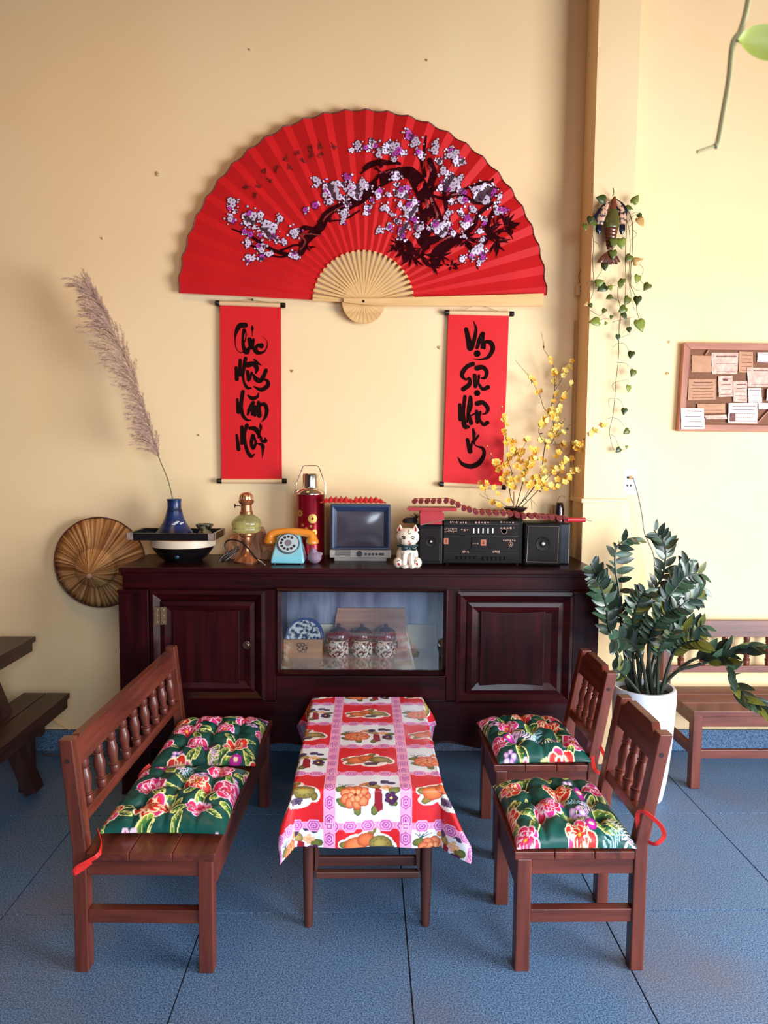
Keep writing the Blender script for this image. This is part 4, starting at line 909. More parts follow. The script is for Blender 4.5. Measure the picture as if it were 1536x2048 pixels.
# pampas plume
pg = thing('pampas_plume', 'dried beige pampas grass plume leaning out of the blue vase', 'dried plant', (vx, vy, zv+.15))
PMP = M('dried_plume', (206, 170, 150), .9, 0, .22, 50, spec=.1)
sp = [P(348, 1004, vy), P(336, 960, vy), P(318, 915, vy+.01), P(298, 850, vy+.01), P(268, 760, vy+.02), P(235, 680, vy+.02), P(205, 620, vy+.01), P(176, 572, vy)]
sp[0] = np.array([vx, vy, zv+zt1*.8]); stem = cr(sp, 8)
MB().tube(stem, [.0026*(1-.75*i/len(stem)) for i in range(len(stem))], 6).build('stem', M('plume_stem', (120, 104, 62), .7), pg, True)
rg = random.Random(21); ns = len(stem); V_, F_ = [], []
mb = MB(); nrm = Vector((0, -1, 0))
def hair(q, dv, wv):
    s_ = dv.cross(nrm); s_ = s_.normalized()*wv if s_.length > 1e-6 else Vector((wv, 0, 0)); m_ = q+dv*.55+Vector((0, 0, -.0012))
    mb.add([q-s_, q+s_, m_+s_*.7, m_-s_*.7, q+dv+Vector((-.0015, 0, -.003))], [(0, 1, 2, 3), (3, 2, 4)])
lob = lambda t: .55+.45*abs(math.cos(t*8.2+.9))
for k in range(270):
    t = .29+.70*(k+rg.random())/270; i = min(ns-2, int(t*(ns-1))); p = Vector(stem[i]); tg = (Vector(stem[i+1])-p).normalized()
    left = rg.random() < .74; side = Vector((-1, 0, .15)) if left else Vector((.6, 0, .7))
    a = rg.uniform(.08, .66) if left else rg.uniform(.10, .52)
    d_ = (tg*cos(a)+side*sin(a)+Vector((0, rg.uniform(-.30, .22), 0))).normalized()
    l = (rg.uniform(.10, .19) if left else rg.uniform(.07, .12))*lob(t)*(.55+.6*sin(pi*min(1, max(0, (t-.24)/.85)))); q = p.copy(); pts = [q.copy()]; n_ = 12
    for j in range(n_):
        d_ = (d_+Vector((-.035 if left else -.005, 0, -.055*(j/n_)*(2.4 if left else .8)))+Vector((rg.uniform(-.05, .05), rg.uniform(-.05, .05), rg.uniform(-.05, .05)))).normalized(); q = q+d_*(l/n_); q.y = min(q.y, 3.27); pts.append(q.copy())
    mb.tube(pts, [.0011*(1-.7*j/n_) for j in range(n_+1)], 3, False)
    for j in range(2, n_+1):
        dj = (pts[j]-pts[j-1]).normalized(); dens = 4 if j < n_-1 else 6
        for h in range(dens):
            dv = (dj+Vector((rg.uniform(-.75, .55), rg.uniform(-.6, .6), rg.uniform(-.65, .5)))).normalized()*rg.uniform(.008, .022)
            hair(pts[j-1].lerp(pts[j], rg.random()), dv, .0008)
mb.build('plume', PMP, pg, kind='stuff')
# crumpled kraft paper behind the lamp
KR = M('kraft_paper', (176, 124, 92), .8, 0, .2, 14)
rg = random.Random(9); nu, nv = 15, 9; vs = []; fs = []
kx0, kx1 = P(455, 1080, 3.2)[0], P(560, 1080, 3.2)[0]
for j in range(nv):
    for i in range(nu):
        u, v = i/(nu-1), j/(nv-1); e = sin(pi*u)**.4*sin(pi*(.08+.84*v))**.5
        hgt = (.135+.03*sin(u*9)+.02*(u > .75))*sin(pi*min(1, v*.5+.02))*1.0
        ang_ = v*pi; x = kx0+(kx1-kx0)*u+rg.uniform(-.008, .008)
        y = 3.20-.075*cos(ang_)*(.55+.45*e)+rg.uniform(-.014, .014); z = ZT+.001+max(0, (.05+.075*e*(.8+.35*sin(u*13)))*sin(ang_)+rg.uniform(-.014, .014)*(0 < j < nv-1))
        if j in (0, nv-1): z = ZT+.001
        vs.append((x, min(y, 3.285), z))
for j in range(nv-1):
    for i in range(nu-1): fs.append((j*nu+i, j*nu+i+1, (j+1)*nu+i+1, (j+1)*nu+i))
kp = MB().add(vs, fs).build('crumpled_paper', KR); so = kp.modifiers.new('t', 'SOLIDIFY'); so.thickness = .001
tag(recenter(kp, ((kx0+kx1)/2, 3.2, ZT)), 'crumpled brown kraft paper behind the oil lamp', 'paper')
# oil lamp
ly_ = 3.065; lx = P(493, 1060, ly_)[0]; lz = lambda y: P(493, y, ly_)[2]
lamp = thing('oil_lamp', 'brass oil lamp with a ribbed olive glass font', 'lamp', (lx, ly_, ZT))
BRS = M('aged_brass', (196, 128, 88), .32, .75, .3, 20)
h1, h2, h3, h4 = lz(1066)-ZT, lz(1028)-ZT, lz(1008)-ZT, lz(985)-ZT
MB().lathe([(0, 0), (.052, 0), (.053, .006), (.044, .012), (.034, .020), (.020, .032), (.014, h1*.45), (.015, h1*.62), (.022, h1*.72), (.021, h1*.85), (.030, h1*.93), (.030, h1*.99)], (lx, ly_, ZT), 32).build('foot', BRS, lamp, True)
GL = bpy.data.materials.new('olive_glass'); GL.use_nodes = True; b_ = GL.node_tree.nodes['Principled BSDF']; b_.inputs['Base Color'].default_value = (*lin((206, 204, 140)), 1); b_.inputs['Transmission Weight'].default_value = .75; b_.inputs['Roughness'].default_value = .08
MB().lathe([(.030, h1), (.052, h1+.004), (.060, h1+.014), (.0605, h1+.022), (.0585, h1+.025), (.0585, h1+.030), (.0615, h1+.034), (.0615, h1+.046), (.056, h1+.058), (.044, h1+.068), (.028, h2)], (lx, ly_, ZT), 64, mod=lambda a, i: 1+.018*(1 if int(a*64/2/pi) % 4 == 0 else 0)).build('glass_font', GL, lamp, True)
MB().lathe([(.027, h2), (.0275, h2+.010), (.024, h2+.012), (.022, h3-.004), (.024, h3-.002)], (lx, ly_, ZT), 32).build('collar', BRS, lamp, True)
bu = MB().lathe([(.024, h3-.002), (.031, h3+.006), (.033, h3+.014), (.027, h3+.018), (.029, h3+.026), (.028, h3+.036), (.020, h4-.004), (.010, h4), (.009, h4-.006), (0, h4-.006)], (lx, ly_, ZT), 32).build('burner', BRS, lamp, True)
mb = MB()
for k in range(14):
    a = 2*pi*k/14; mb.prism([(lx+.0292*cos(a-.12), ly_+.0292*sin(a-.12), ZT+h3+.020), (lx+.0292*cos(a+.12), ly_+.0292*sin(a+.12), ZT+h3+.020), (lx+.026*cos(a), ly_+.026*sin(a), ZT+h3+.039)], (.002*cos(a), .002*sin(a), 0))
mb.build('burner_prong', M('bright_brass', (222, 190, 150), .3, .6), bu)
MB().tube([(lx-.02, ly_, ZT+h3-.008), (lx-.046, ly_, ZT+h3-.008)], .0018, 6).lathe([(.001, -.003), (.008, -.002), (.009, 0), (.008, .002), (.001, .003)], (lx-.048, ly_, ZT+h3-.008), 14, 'x').build('wick_knob', M('dark_knob', (50, 34, 28), .4, .5), lamp, True)
# cable
CBL = M('black_rubber', (22, 18, 20), .45)
cb = thing('audio_cable', 'black audio cable with a silver plug lying in front of the oil lamp', 'cable', tuple(onY(470, 1128)))
zc = ZT+.004
def onT(px, py, dz=0.):
    p = Z(px, py, ZT+dz); return p
cpts = [P(436, 1126, 2.95), P(446, 1112, 2.97), P(470, 1098, 3.0), P(476, 1094, 3.0), P(462, 1104, 2.985), P(445, 1122, 2.96), P(452, 1120, 2.955), P(470, 1106, 2.98), P(478, 1098, 3.0)]
def clampz(l): return [np.array([p[0], p[1], max(p[2], ZT+.0042)]) for p in l]
MB().tube(clampz(cr(cpts, 6)), .0042, 8).build('coil', CBL, cb, True)
MB().tube(clampz(cr([P(452, 1100, 2.99), P(450, 1088, 2.99), P(458, 1080, 2.985), P(475, 1081, 2.975), P(492, 1092, 2.965), P(508, 1112, 2.945), P(518, 1121, 2.935)], 6)), .0032, 8).build('lead', CBL, cb, True)
MB().tube(clampz([P(516, 1120, 2.937), P(524, 1125, 2.928), P(525, 1126, 2.927), P(531, 1131, 2.92)]), [.0045, .0045, .003, .0022], 10).build('plug', M('silver_plug', (200, 196, 190), .25, .9), cb, True)
# ================================================================ TELEPHONE
TEAL = M('teal_phone_plastic', (122, 192, 208), .25, 0, .05, 10, coat=.3); ORG_ = M('orange_handset_plastic', (226, 134, 36), .3, 0, .12, 10, coat=.3); INKB = M('black_plastic', (22, 20, 24), .35)
fy = 2.99; x0, x1 = P(541, 1126, fy)[0], P(608, 1126, fy)[0]; pxc = (x0+x1)/2; hw = (x1-x0)/2; zt_ = P(575, 1072, fy+.07)[2]; ph = zt_-ZT
tel = thing('rotary_telephone', 'teal rotary telephone with an orange handset', 'telephone', (pxc, fy+.06, ZT))
q = MB()
secs = [(0, hw, fy, fy+.125), (.012, hw*1.0, fy+.001, fy+.125), (.030, hw*.95, fy+.004, fy+.125), (ph*.55, hw*.84, fy+.028, fy+.122), (ph*.9, hw*.70, fy+.056, fy+.118), (ph, hw*.62, fy+.066, fy+.112)]
vs = []; 
for (z, h_, a, b) in secs: vs += [(pxc-h_, a, ZT+.004+z), (pxc+h_, a, ZT+.004+z), (pxc+h_, b, ZT+.004+z), (pxc-h_, b, ZT+.004+z)]
fs = [(3, 2, 1, 0), tuple(range(len(vs)-4, len(vs)))]
for i in range(len(secs)-1):
    for k in range(4): fs.append((i*4+k, i*4+(k+1) % 4, i*4+4+(k+1) % 4, i*4+4+k))
q.add(vs, fs); ob = q.build('phone_body', TEAL, tel, True, bevel=.006, ang=25)
for sx in (-1, 1):
    for yy in (fy+.015, fy+.11): MB().lathe([(.007, 0), (.007, .0045), (0, .0045)], (pxc+sx*hw*.8, yy, ZT), 10).build('rubber_foot', INKB, tel)
# dial on the sloping face
s0, s1 = Vector((pxc, fy+.012, ZT+.004+ph*.30)), Vector((pxc, fy+.060, ZT+.004+ph*.95)); up_ = (s1-s0).normalized(); nrm = Vector((1, 0, 0)).cross(up_).normalized(); dc = s0.lerp(s1, .60)+nrm*.002
R4 = Matrix((Vector((1, 0, 0)), up_, nrm)).transposed().to_4x4()
dr_ = hw*.70
dl = MB().lathe([(dr_, -.003), (dr_, .003), (dr_*.96, .005), (dr_*.9, .004), (0, .004)], dc, 40, M4=R4).build('dial_ring', M('dial_grey', (92, 96, 104), .4), tel, True)
MB().lathe([(dr_*.86, .004), (dr_*.86, .0075), (dr_*.83, .009), (dr_*.30, .009), (dr_*.30, .009)], dc, 40, M4=R4).build('finger_wheel', M('dial_clear', (176, 198, 206), .2), dl, True)
mb = MB()
for k in range(10):
    a = rad(60)+k*rad(30); mb.lathe([(dr_*.13, .0088), (dr_*.13, .0096), (0, .0096)], dc+R4.to_3x3() @ Vector((cos(a)*dr_*.6, sin(a)*dr_*.6, 0)), 12, M4=R4)
mb.build('finger_hole', M('dial_hole', (32, 34, 38), .5), dl)
MB().lathe([(dr_*.30, .009), (dr_*.28, .0105), (dr_*.10, .0115), (0, .0115)], dc, 24, M4=R4).build('dial_centre', M('dial_centre_violet', (120, 110, 124), .4), dl, True)
hz = P(580, 1066, fy+.09)[2]; hy = fy+.088; hl = P(533, 1080, hy)[0]; hr = P(632, 1080, hy)[0]
hs = MB(); pts = cr([(hl+.016, hy, hz-.026), (hl+.022, hy, hz-.008), (hl+.05, hy, hz+.002), (pxc, hy, hz+.006), (hr-.05, hy, hz+.002), (hr-.022, hy, hz-.008), (hr-.016, hy, hz-.028)], 7)
n_ = len(pts); hs.tube(pts, [.0165+.008*abs(2*i/(n_-1)-1)**3 for i in range(n_)], 14); ho = hs.build('handset', ORG_, tel, True)
for sx, e_ in ((1, hl+.016), (-1, hr-.016)): MB().lathe([(.020, -.012), (.027, -.006), (.027, .006), (.022, .012)], (e_, hy, hz-.036), 20).build('ear_cap', ORG_, ho, True)
for sx in (-1, 1): MB().box((pxc+sx*hw*.45-.006, hy-.012, ZT+ph-.002), (pxc+sx*hw*.45+.006, hy+.012, ZT+ph+.012)).build('cradle', TEAL, tel)

# ================================================================ SMALL STONE FIGURINE
fgx, fgy = P(629, 1112, 3.03)[0], 3.03
q = MB(); q.ell((fgx, fgy, ZT+.026), (.030, .026, .027)).ell((fgx-.004, fgy-.004, ZT+.050), (.015, .014, .018)).ell((fgx-.006, fgy-.012, ZT+.062), (.006, .010, .006)).ell((fgx+.022, fgy+.004, ZT+.040), (.014, .010, .008))
fg = q.build('stone_bird', M('lilac_stone', (146, 122, 140), .7, 0, .3, 40), smooth=True); rmz = fg.modifiers.new('remesh', 'REMESH'); rmz.mode = 'VOXEL'; rmz.voxel_size = .0028; rmz.use_smooth_shade = True
tag(recenter(fg, (fgx, fgy, ZT)), 'small lilac stone bird figurine between the telephone and television', 'figurine')

# ================================================================ THERMOS
ty = 3.19; tx = P(621, 1040, ty)[0]; tr = .0625; tz = lambda y: P(621, y, ty)[2]-ZT
TR_ = M('red_metal_thermos', (158, 18, 36), .22, .55, .12, 6); CHR = M('chrome', (222, 216, 206), .15, 1.0, .1, 6)
th = thing('thermos_flask', 'tall red thermos flask with chrome cup and gold flowers', 'thermos', (tx, ty, ZT))
zsh, zcp, zct = tz(988), tz(977), tz(947)
MB().lathe([(0, 0), (tr, 0), (tr, .008), (tr*.985, .012), (tr*.985, zsh-.004), (tr, zsh-.002), (tr, zsh)], (tx, ty, ZT), 44).build('flask_body', TR_, th, True)
MB().lathe([(tr*.985, zsh), (tr*.97, zsh+.010), (tr*.78, zsh+.022), (tr*.62, zcp+.004), (tr*.55, zcp+.006)], (tx, ty, ZT), 44).build('shoulder', CHR, th, True)
MB().lathe([(tr*.56, zcp), (tr*.57, zcp+.006), (tr*.54, zcp+.02), (tr*.56, zct-.008), (tr*.50, zct), (0, zct)], (tx, ty, ZT), 40).build('cup_lid', CHR, th, True)
zh = tz(931)
MB().tube([(tx-tr*1.02, ty, ZT+zsh), (tx-tr*1.0, ty, ZT+zcp+.02), (tx-tr*.52, ty, ZT+zh-.004), (tx-tr*.40, ty, ZT+zh), (tx+tr*.40, ty, ZT+zh), (tx+tr*.56, ty, ZT+zh-.004), (tx+tr*1.04, ty, ZT+zcp+.02), (tx+tr*1.05, ty, ZT+zsh)], .0022, 8).build('bail_handle', CHR, th, True)
GLD = M('gold_print', (206, 160, 70), .35, .5, .3, 90); mb = MB()
def on_cyl(a, z, off=.0008): return (tx+(tr*.985+off)*sin(a), ty-(tr*.985+off)*cos(a), ZT+z)
for (a, zz, r) in ((-.75, tz(1025), .016), (.22, tz(1035), .022), (-.2, tz(1056), .010), (.35, tz(1062), .014), (-.5, tz(1048), .007), (.1, tz(1050), .006)):
    for k in range(11):
        t = k*2*pi/11; mb.add([on_cyl(a+(r*.6*cos(t)+r*.36*cos(2*pi*j/7))/tr, zz+r*.6*sin(t)+r*.36*sin(2*pi*j/7), .0008+.00004*k) for j in range(7)], [tuple(range(7))])
mb.build('gold_flower', GLD, th)
mb = MB()
for k in range(9):
    a0, z0 = -.5+.12*k, tz(1078)+.004*(k % 3); mb.tube([on_cyl(a0, z0, .0006), on_cyl(a0+.08, z0+.02, .0006), on_cyl(a0+.05, z0+.035, .0006)], .0007, 4)
mb.build('gold_stem', GLD, th)

# ================================================================ TELEVISION
tvf = 3.085; L_ = lambda x, y: P(x, y, tvf); X_0, X_1 = L_(660, 1060)[0], L_(782, 1060)[0]; Zt, Zb, Zm = L_(720, 1008)[2], L_(720, 1116)[2], L_(720, 1100)[2]
GRY = M('warm_grey_plastic', (168, 156, 148), .45, 0, .06, 10); NVY = M('navy_bezel', (44, 56, 84), .35, 0, .1, 10); DK = M('dark_grey_plastic', (40, 36, 40), .4)
tv = thing('portable_television', 'small grey portable television with a dark blue bezel', 'television', ((X_0+X_1)/2, 3.18, ZT))
q = MB(); xm = (X_0+X_1)/2; h_ = (X_1-X_0)/2
q.hexa([(X_0, tvf+.021, Zb), (X_1, tvf+.021, Zb), (X_1-.014, 3.288, Zb+.006), (X_0+.014, 3.288, Zb+.006)], [(X_0, tvf+.021, Zt), (X_1, tvf+.021, Zt), (X_1-.018, 3.288, Zt-.022), (X_0+.018, 3.288, Zt-.022)]); q.build('casing', GRY, tv, bevel=.006)
MB().box((X_0+.018, tvf+.012, ZT), (X_1-.018, 3.27, Zb+.001)).build('base', GRY, tv, bevel=.003)
# bezel ring sloping in to the tube
bz0, bz1 = Zm+.003, Zt-.003
def ringq(x0, z0, x1, z1, y): return [(x0, y, z0), (x1, y, z0), (x1, y, z1), (x0, y, z1)]
SX0, SX1, SZ0, SZ1 = L_(674, 1090)[0], L_(767, 1090)[0], L_(720, 1093)[2], L_(720, 1024)[2]
rr = ringq(X_0+.001, bz0, X_1-.001, bz1, tvf+.022)+ringq(X_0+.002, bz0, X_1-.002, bz1, tvf)+ringq(X_0+.012, bz0+.006, X_1-.012, bz1-.008, tvf-.002)+ringq(SX0, SZ0, SX1, SZ1, tvf+.012)+ringq(SX0, SZ0, SX1, SZ1, tvf+.02)
fs = []
for l in range(4):
    for k in range(4): fs.append((l*4+k, l*4+(k+1) % 4, l*4+4+(k+1) % 4, l*4+4+k))
MB().add(rr, fs).build('bezel', NVY, tv, bevel=.003)
n_ = 14; vs = []; fs = []
for j in range(n_+1):
    for i in range(n_+1):
        u, v = 2*i/n_-1, 2*j/n_-1; vs.append(((SX0+SX1)/2+u*(SX1-SX0)/2*(1+.01), tvf+.012-.009*(1-u*u)*(1-v*v)**.9, (SZ0+SZ1)/2+v*(SZ1-SZ0)/2*1.01))
for j in range(n_):
    for i in range(n_): fs.append((j*(n_+1)+i, j*(n_+1)+i+1, (j+1)*(n_+1)+i+1, (j+1)*(n_+1)+i))
MB().add(vs, fs).build('screen', M('grey_picture_tube', (74, 66, 74), .12, 0, .08, 4, coat=.5), tv, True)
cp = MB().box((X_0-.001, tvf-.001, Zb), (X_1+.001, tvf+.022, Zm)).build('control_panel', GRY, tv, bevel=.003)
for i in range(6): MB().box((X_0+.022, tvf-.0022, Zb+.008+.0046*i), (X_0+.088, tvf-.0004, Zb+.010+.0046*i)).build('speaker_slot', DK, cp)
zc_ = (Zb+Zm)/2+.001; kx = P(719, 1110, tvf)[0]
MB().lathe([(.012, 0), (.012, .003), (.009, .012), (0, .012)], (kx, tvf-.001, zc_), 22, 'y').build('tuning_knob', DK, cp, True)
for k in (731.5, 739, 746, 753): MB().lathe([(.0052, 0), (.0048, .006), (0, .006)], (P(k, 1110, tvf)[0], tvf-.001, zc_-.001), 14, 'y').build('button', DK, cp, True)
MB().box((P(758, 1110, tvf)[0], tvf-.004, zc_-.006), (P(768, 1110, tvf)[0], tvf-.001, zc_+.004)).build('power_switch', DK, cp, bevel=.002)
# folded red paper on the set
RP = M('red_folded_paper', (190, 22, 26), .5, 0, .15, 20)
fx0, fx1 = P(641, 1003, 3.10)[0], P(772, 1000, 3.10)[0]; zz0 = Zt+.0012; vs = []; fs = []; n_ = 26
for i in range(n_+1):
    u = i/n_; xx = fx0+(fx1-fx0)*u; zig = (i % 2); thin = min(1, min(u, 1-u)*7+.15)*(1-.55*math.exp(-((u-.48)/.03)**2))
    lift = .027*thin*(1-.45*zig)
    for (y, a) in ((3.085, .25), (3.10, 1.), (3.14, 1.05), (3.165, .4)):
        vs.append((xx, y+.006*zig*(1 if y < 3.1 else 0), zz0+(lift*a if y > 3.09 else .0015+.004*zig*thin)))
for i in range(n_):
    for j in range(3): fs.append((i*4+j, i*4+j+1, i*4+4+j+1, i*4+4+j))
ro = MB().add(vs, fs).build('folded_fan', RP); so = ro.modifiers.new('t', 'SOLIDIFY'); so.thickness = .0015; so.offset = 1
tag(recenter(ro, ((fx0+fx1)/2, 3.12, zz0)), 'red pleated paper folded flat on top of the television', 'paper')

# ================================================================ CERAMIC CAT
cy_ = 2.945; cxx = P(815, 1090, cy_)[0]; k_ = (P(815, 1050, cy_)[2]-ZT)/.165
cat_ = thing('ceramic_cat', 'white painted ceramic lucky cat with a dark bow, sitting', 'figurine', (cxx, cy_, ZT))
def ce(x, y, z): return (cxx+x*k_, cy_+y*k_, ZT+z*k_)
q = MB(); E = lambda c, r, **kw: q.ell(ce(*c), tuple(v*k_ for v in r), **kw)
E((0, .012, .045), (.044, .038, .046)); E((0, .004, .075), (.036, .030, .034)); E((0, -.002, .118), (.046, .036, .037)); E((0, -.012, .108), (.036, .034, .026))
E((-.036, -.018, .020), (.020, .024, .022)); E((.036, -.018, .020), (.020, .024, .022)); E((-.014, -.030, .028), (.011, .011, .032)); E((.014, -.030, .028), (.011, .011, .032)); E((-.015, -.036, .009), (.014, .014, .010)); E((.015, -.036, .009), (.014, .014, .010))
for s in (-1, 1): q.lathe([(.016*k_, 0), (.010*k_, .012*k_), (.0015*k_, .026*k_)], ce(s*.030, 0, .142), 10, sy=.6)
q.lathe([(.046*k_, 0), (.046*k_, .01*k_)], ce(0, .006, .0005), 20)
CATW = M('ivory_cat_glaze', (238, 220, 200), .2, 0, .05, 20, coat=.4)
bo_ = q.build('cat_body', CATW, cat_, True); rmz = bo_.modifiers.new('remesh', 'REMESH'); rmz.mode = 'VOXEL'; rmz.voxel_size = .0026*k_; rmz.use_smooth_shade = True; sm_ = bo_.modifiers.new('s', 'SMOOTH'); sm_.iterations = 3
bpy.context.view_layer.update()
_dg = bpy.context.evaluated_depsgraph_get(); _eo = bo_.evaluated_get(_dg)
def cat_surf(x, z, off=.0008):
    p = Vector(ce(x, 0, z)); o_ = Vector((p.x-cat_.location.x, -.2, p.z-cat_.location.z)); ok, loc, nn, ix = _eo.ray_cast(o_, Vector((0, 1, 0)))
    y = (loc.y+cat_.location.y) if ok else cy_-.03
    return (p.x, y-off, p.z)
def cst(lst, mat, name, off=.0008):
    mb = MB(); strokes(mb, lst, lambda x, z: cat_surf(x/1000, z/1000, off), 4); return mb.build(name, mat, cat_)
BKP = M('black_glaze', (30, 22, 24), .25); PKP = M('rose_glaze', (206, 96, 96), .25); RDP = M('red_glaze', (170, 20, 28), .25); GNP = M('grey_green_glaze', (120, 126, 100), .3); BOWM = M('dark_teal_glaze', (30, 60, 66), .25)
cst([[(-24, 122, 2.5), (-17, 126, 4), (-9, 121, 2)], [(10, 120, 2), (18, 124, 4), (26, 119, 2.5)], [(-34, 116, 1.5), (-26, 111, 2.5)], [(-36, 110, 1.5), (-27, 106, 2.5)], [(-33, 104, 1.5), (-25, 101, 2)], [(34, 113, 1.5), (36, 107, 2)], [(-2, 140, 2), (4, 134, 3), (10, 137, 2)], [(4, 150, 2), (3, 142, 2.5)]], BKP, 'painted_brow', .0009)
cst([[(-19, 117.5, 7), (-13, 117.5, 7)], [(15, 115.5, 7), (21, 115.5, 7)]], GNP, 'painted_eye', .0008)
cst([[(-16, 117.5, 5)], [(18, 115.5, 5)]], BKP, 'painted_pupil', .0016)
cst([[(3, 106, 6), (6, 108, 5)], [(6, 98, 7), (8, 95, 7)]], PKP, 'painted_nose_and_mouth', .0012)
cst([[(1, 103, 1.2), (5, 100, 1.6), (9, 103, 1.2)], [(0, 96, 1.2), (7, 92, 1.5), (14, 97, 1.2)]], BKP, 'painted_mouth_line', .0018)
cst([[(-33, 146, 9), (-31, 157, 4)], [(31, 146, 9), (31, 157, 4)]], RDP, 'painted_inner_ear', .0009)
cst([[(-36, 18, 9), (-33, 14, 6)], [(35, 19, 8), (37, 15, 5)]], RDP, 'painted_paw_pad', .0009)
cst([[(-42, 28, 2.5), (-38, 30, 2.5)], [(-36, 32, 2.5), (-32, 30, 2.5)], [(30, 29, 2), (34, 31, 2)], [(-19, 14, 1.4), (-19, 6, 1.4)], [(-14, 14, 1.4), (-14, 5, 1.4)], [(-9, 14, 1.4), (-9, 6, 1.4)], [(10, 14, 1.4), (10, 6, 1.4)], [(15, 14, 1.4), (15, 5, 1.4)], [(20, 14, 1.4), (20, 6, 1.4)], [(-26, 60, 1.4), (-22, 40, 1.6), (-24, 20, 1.4)], [(25, 60, 1.4), (24, 40, 1.6), (26, 20, 1.4)]], BKP, 'painted_claw_line', .0009)
bw_ = MB(); bc_ = Vector(ce(.004, -.034, .079))
bw_.ell(bc_+Vector((0, -.004, 0)), (.007, .006, .007))
for s in (-1, 1): bw_.ell(bc_+Vector((s*.016, 0, -.001)), (.015, .007, .010), Matrix.Rotation(s*.3, 4, 'Y'))
bw_.lathe([(.041*k_, -.004), (.043*k_, 0), (.041*k_, .004)], ce(0, .0, .086), 24, sy=.86)
bw_.build('bow', BOWM, cat_, True)
cp_ = thing('black_cap', 'small black cap with a bristly tuft lying behind the cat', 'cap', tuple(ce(.012, .055, 0)))
# the cap stands on the left end of the stereo, built below with it

# ================================================================ STEREO
by0 = 3.005; bP = lambda x, y: P(x, y, by0)
bx0, bx1, bx2 = bP(886, 1080)[0], bP(1046, 1080)[0], bP(1121, 1080)[0]; bxl = bP(833, 1080)[0]
bzT = bP(960, 1041)[2]; bzS = bP(1080, 1046)[2]; bzL = bP(855, 1048)[2]
st = thing('cassette_stereo', 'long black double-cassette stereo with square speakers', 'stereo', ((bx0+bx1)/2, by0+.09, ZT))
BP = M('black_stereo_plastic', (15, 10, 11), .42, 0, .2, 20, spec=.14); BP2 = M('charcoal_panel', (26, 19, 19), .4, 0, .15, 20, spec=.14); TRIM = M('silver_trim', (190, 176, 164), .3, .7); LBL = M('faded_print', (170, 130, 110), .5); ORL = M('orange_print', (176, 92, 62), .5)
fz = ZT+.006
MB().box((bx0, by0, fz), (bx1, by0+.15, bzT)).build('main_body', BP, st, bevel=.004)
for x in (bx0+.02, bx1-.02): 
    for y in (by0+.02, by0+.13): MB().lathe([(.010, 0), (.010, .0065), (0, .0065)], (x, y, ZT), 10).build('rubber_foot', BP, st)
for (nm, xa, xb, zt2) in (('speaker_box', bxl, bx0-.002, bzL), ('speaker_box', bx1+.002, bx2, bzS)):
    sp = MB().box((xa, by0-.012, ZT), (xb, by0+.14, zt2)).build(nm, BP, st, bevel=.008)
    cxs, czs = (xa+xb)/2, (ZT+zt2)/2+.002
    w2, h2_ = (xb-xa)/2-.012, (zt2-ZT)/2-.016
    MB().box((cxs-w2, by0-.0155, czs-h2_), (cxs+w2, by0-.0115, czs+h2_)).build('grille', BP2, sp, bevel=.004)
    fr_ = [(cxs-w2, czs-h2_), (cxs+w2*.96, czs-h2_-.003), (cxs+w2, czs+h2_), (cxs-w2*.96, czs+h2_+.001), (cxs-w2, czs-h2_)]
    if xa > 0.5: MB().tube(cr([(x, by0-.0155, z) for x, z in fr_], 1), .0012, 6).build('grille_trim', TRIM, sp, True)
    cr0 = .022 if xa < .5 else .030
    MB().lathe([(cr0, 0), (cr0*.95, .0025), (cr0*.7, .0012), (cr0*.45, .0012), (cr0*.4, .004), (cr0*.15, .006), (0, .006)], (cxs-(.0 if xa > .5 else -.004), by0-.0155, czs+(.012 if xa < .5 else .002)), 26, 'y').build('speaker_cone', BP2, sp, True)
    MB().lathe([(cr0*.25, .005), (cr0*.2, .008), (0, .009)], (cxs-(.0 if xa > .5 else -.004), by0-.0155, czs+(.012 if xa < .5 else .002)), 16, 'y').build('dust_cap', TRIM, sp, True)
def face(x0, y0, x1, y1, name, mat, d=.002, par=None):
    a, b = bP(x0, y0), bP(x1, y1); return MB().box((a[0], by0-d, b[2]), (b[0], by0+.001, a[2])).build(name, mat, par or st)
face(888, 1042, 1042, 1047.5, 'tuner_scale', BP2, .0014); face(888, 1050, 1037, 1070, 'equaliser_panel', BP2, .0018); face(888, 1073, 940, 1098, 'cassette_door', BP2, .0045); face(944, 1073, 1037, 1098, 'cassette_door', BP2, .004)
face(888, 1101, 1037, 1118, 'key_panel', BP2, .0025)
for y in (1048, 1071.5, 1099.5, 1105, 1110): face(888, y, 1037, y+.8, 'silver_line', TRIM, .0028)
for x in (946, 955.5, 964.5, 974.5, 984): face(x, 1056, x+2.2, 1066, 'slider', M('pale_slider', (236, 226, 214), .4), .0065)
for i in range(5): face(914+i*8.5, 1112, 920+i*8.5, 1118, 'cassette_key', BP, .010)
for i in range(6): face(966+i*8.5, 1113, 972+i*8.5, 1120, 'cassette_key', BP, .010)
tn = bP(1021, 1088); MB().lathe([(.0095, .004), (.0095, .006), (.0075, .006), (.0075, .004)], (tn[0], by0, tn[2]), 8, 'y').lathe([(.004, .004), (.003, .007), (0, .007)], (tn[0], by0, tn[2]), 10, 'y').build('reel_window', LBL, st)
mt = bP(1008, 1062); MB().lathe([(.012, .0018), (.012, .003), (.0105, .003), (.0105, .0018)], (mt[0], by0, mt[2]), 18, 'y').build('meter', LBL, st)
face(887.5, 1076, 896.5, 1088, 'number_tab', ORL, .0052); face(961, 1079, 972, 1091, 'number_tab', ORL, .0052)
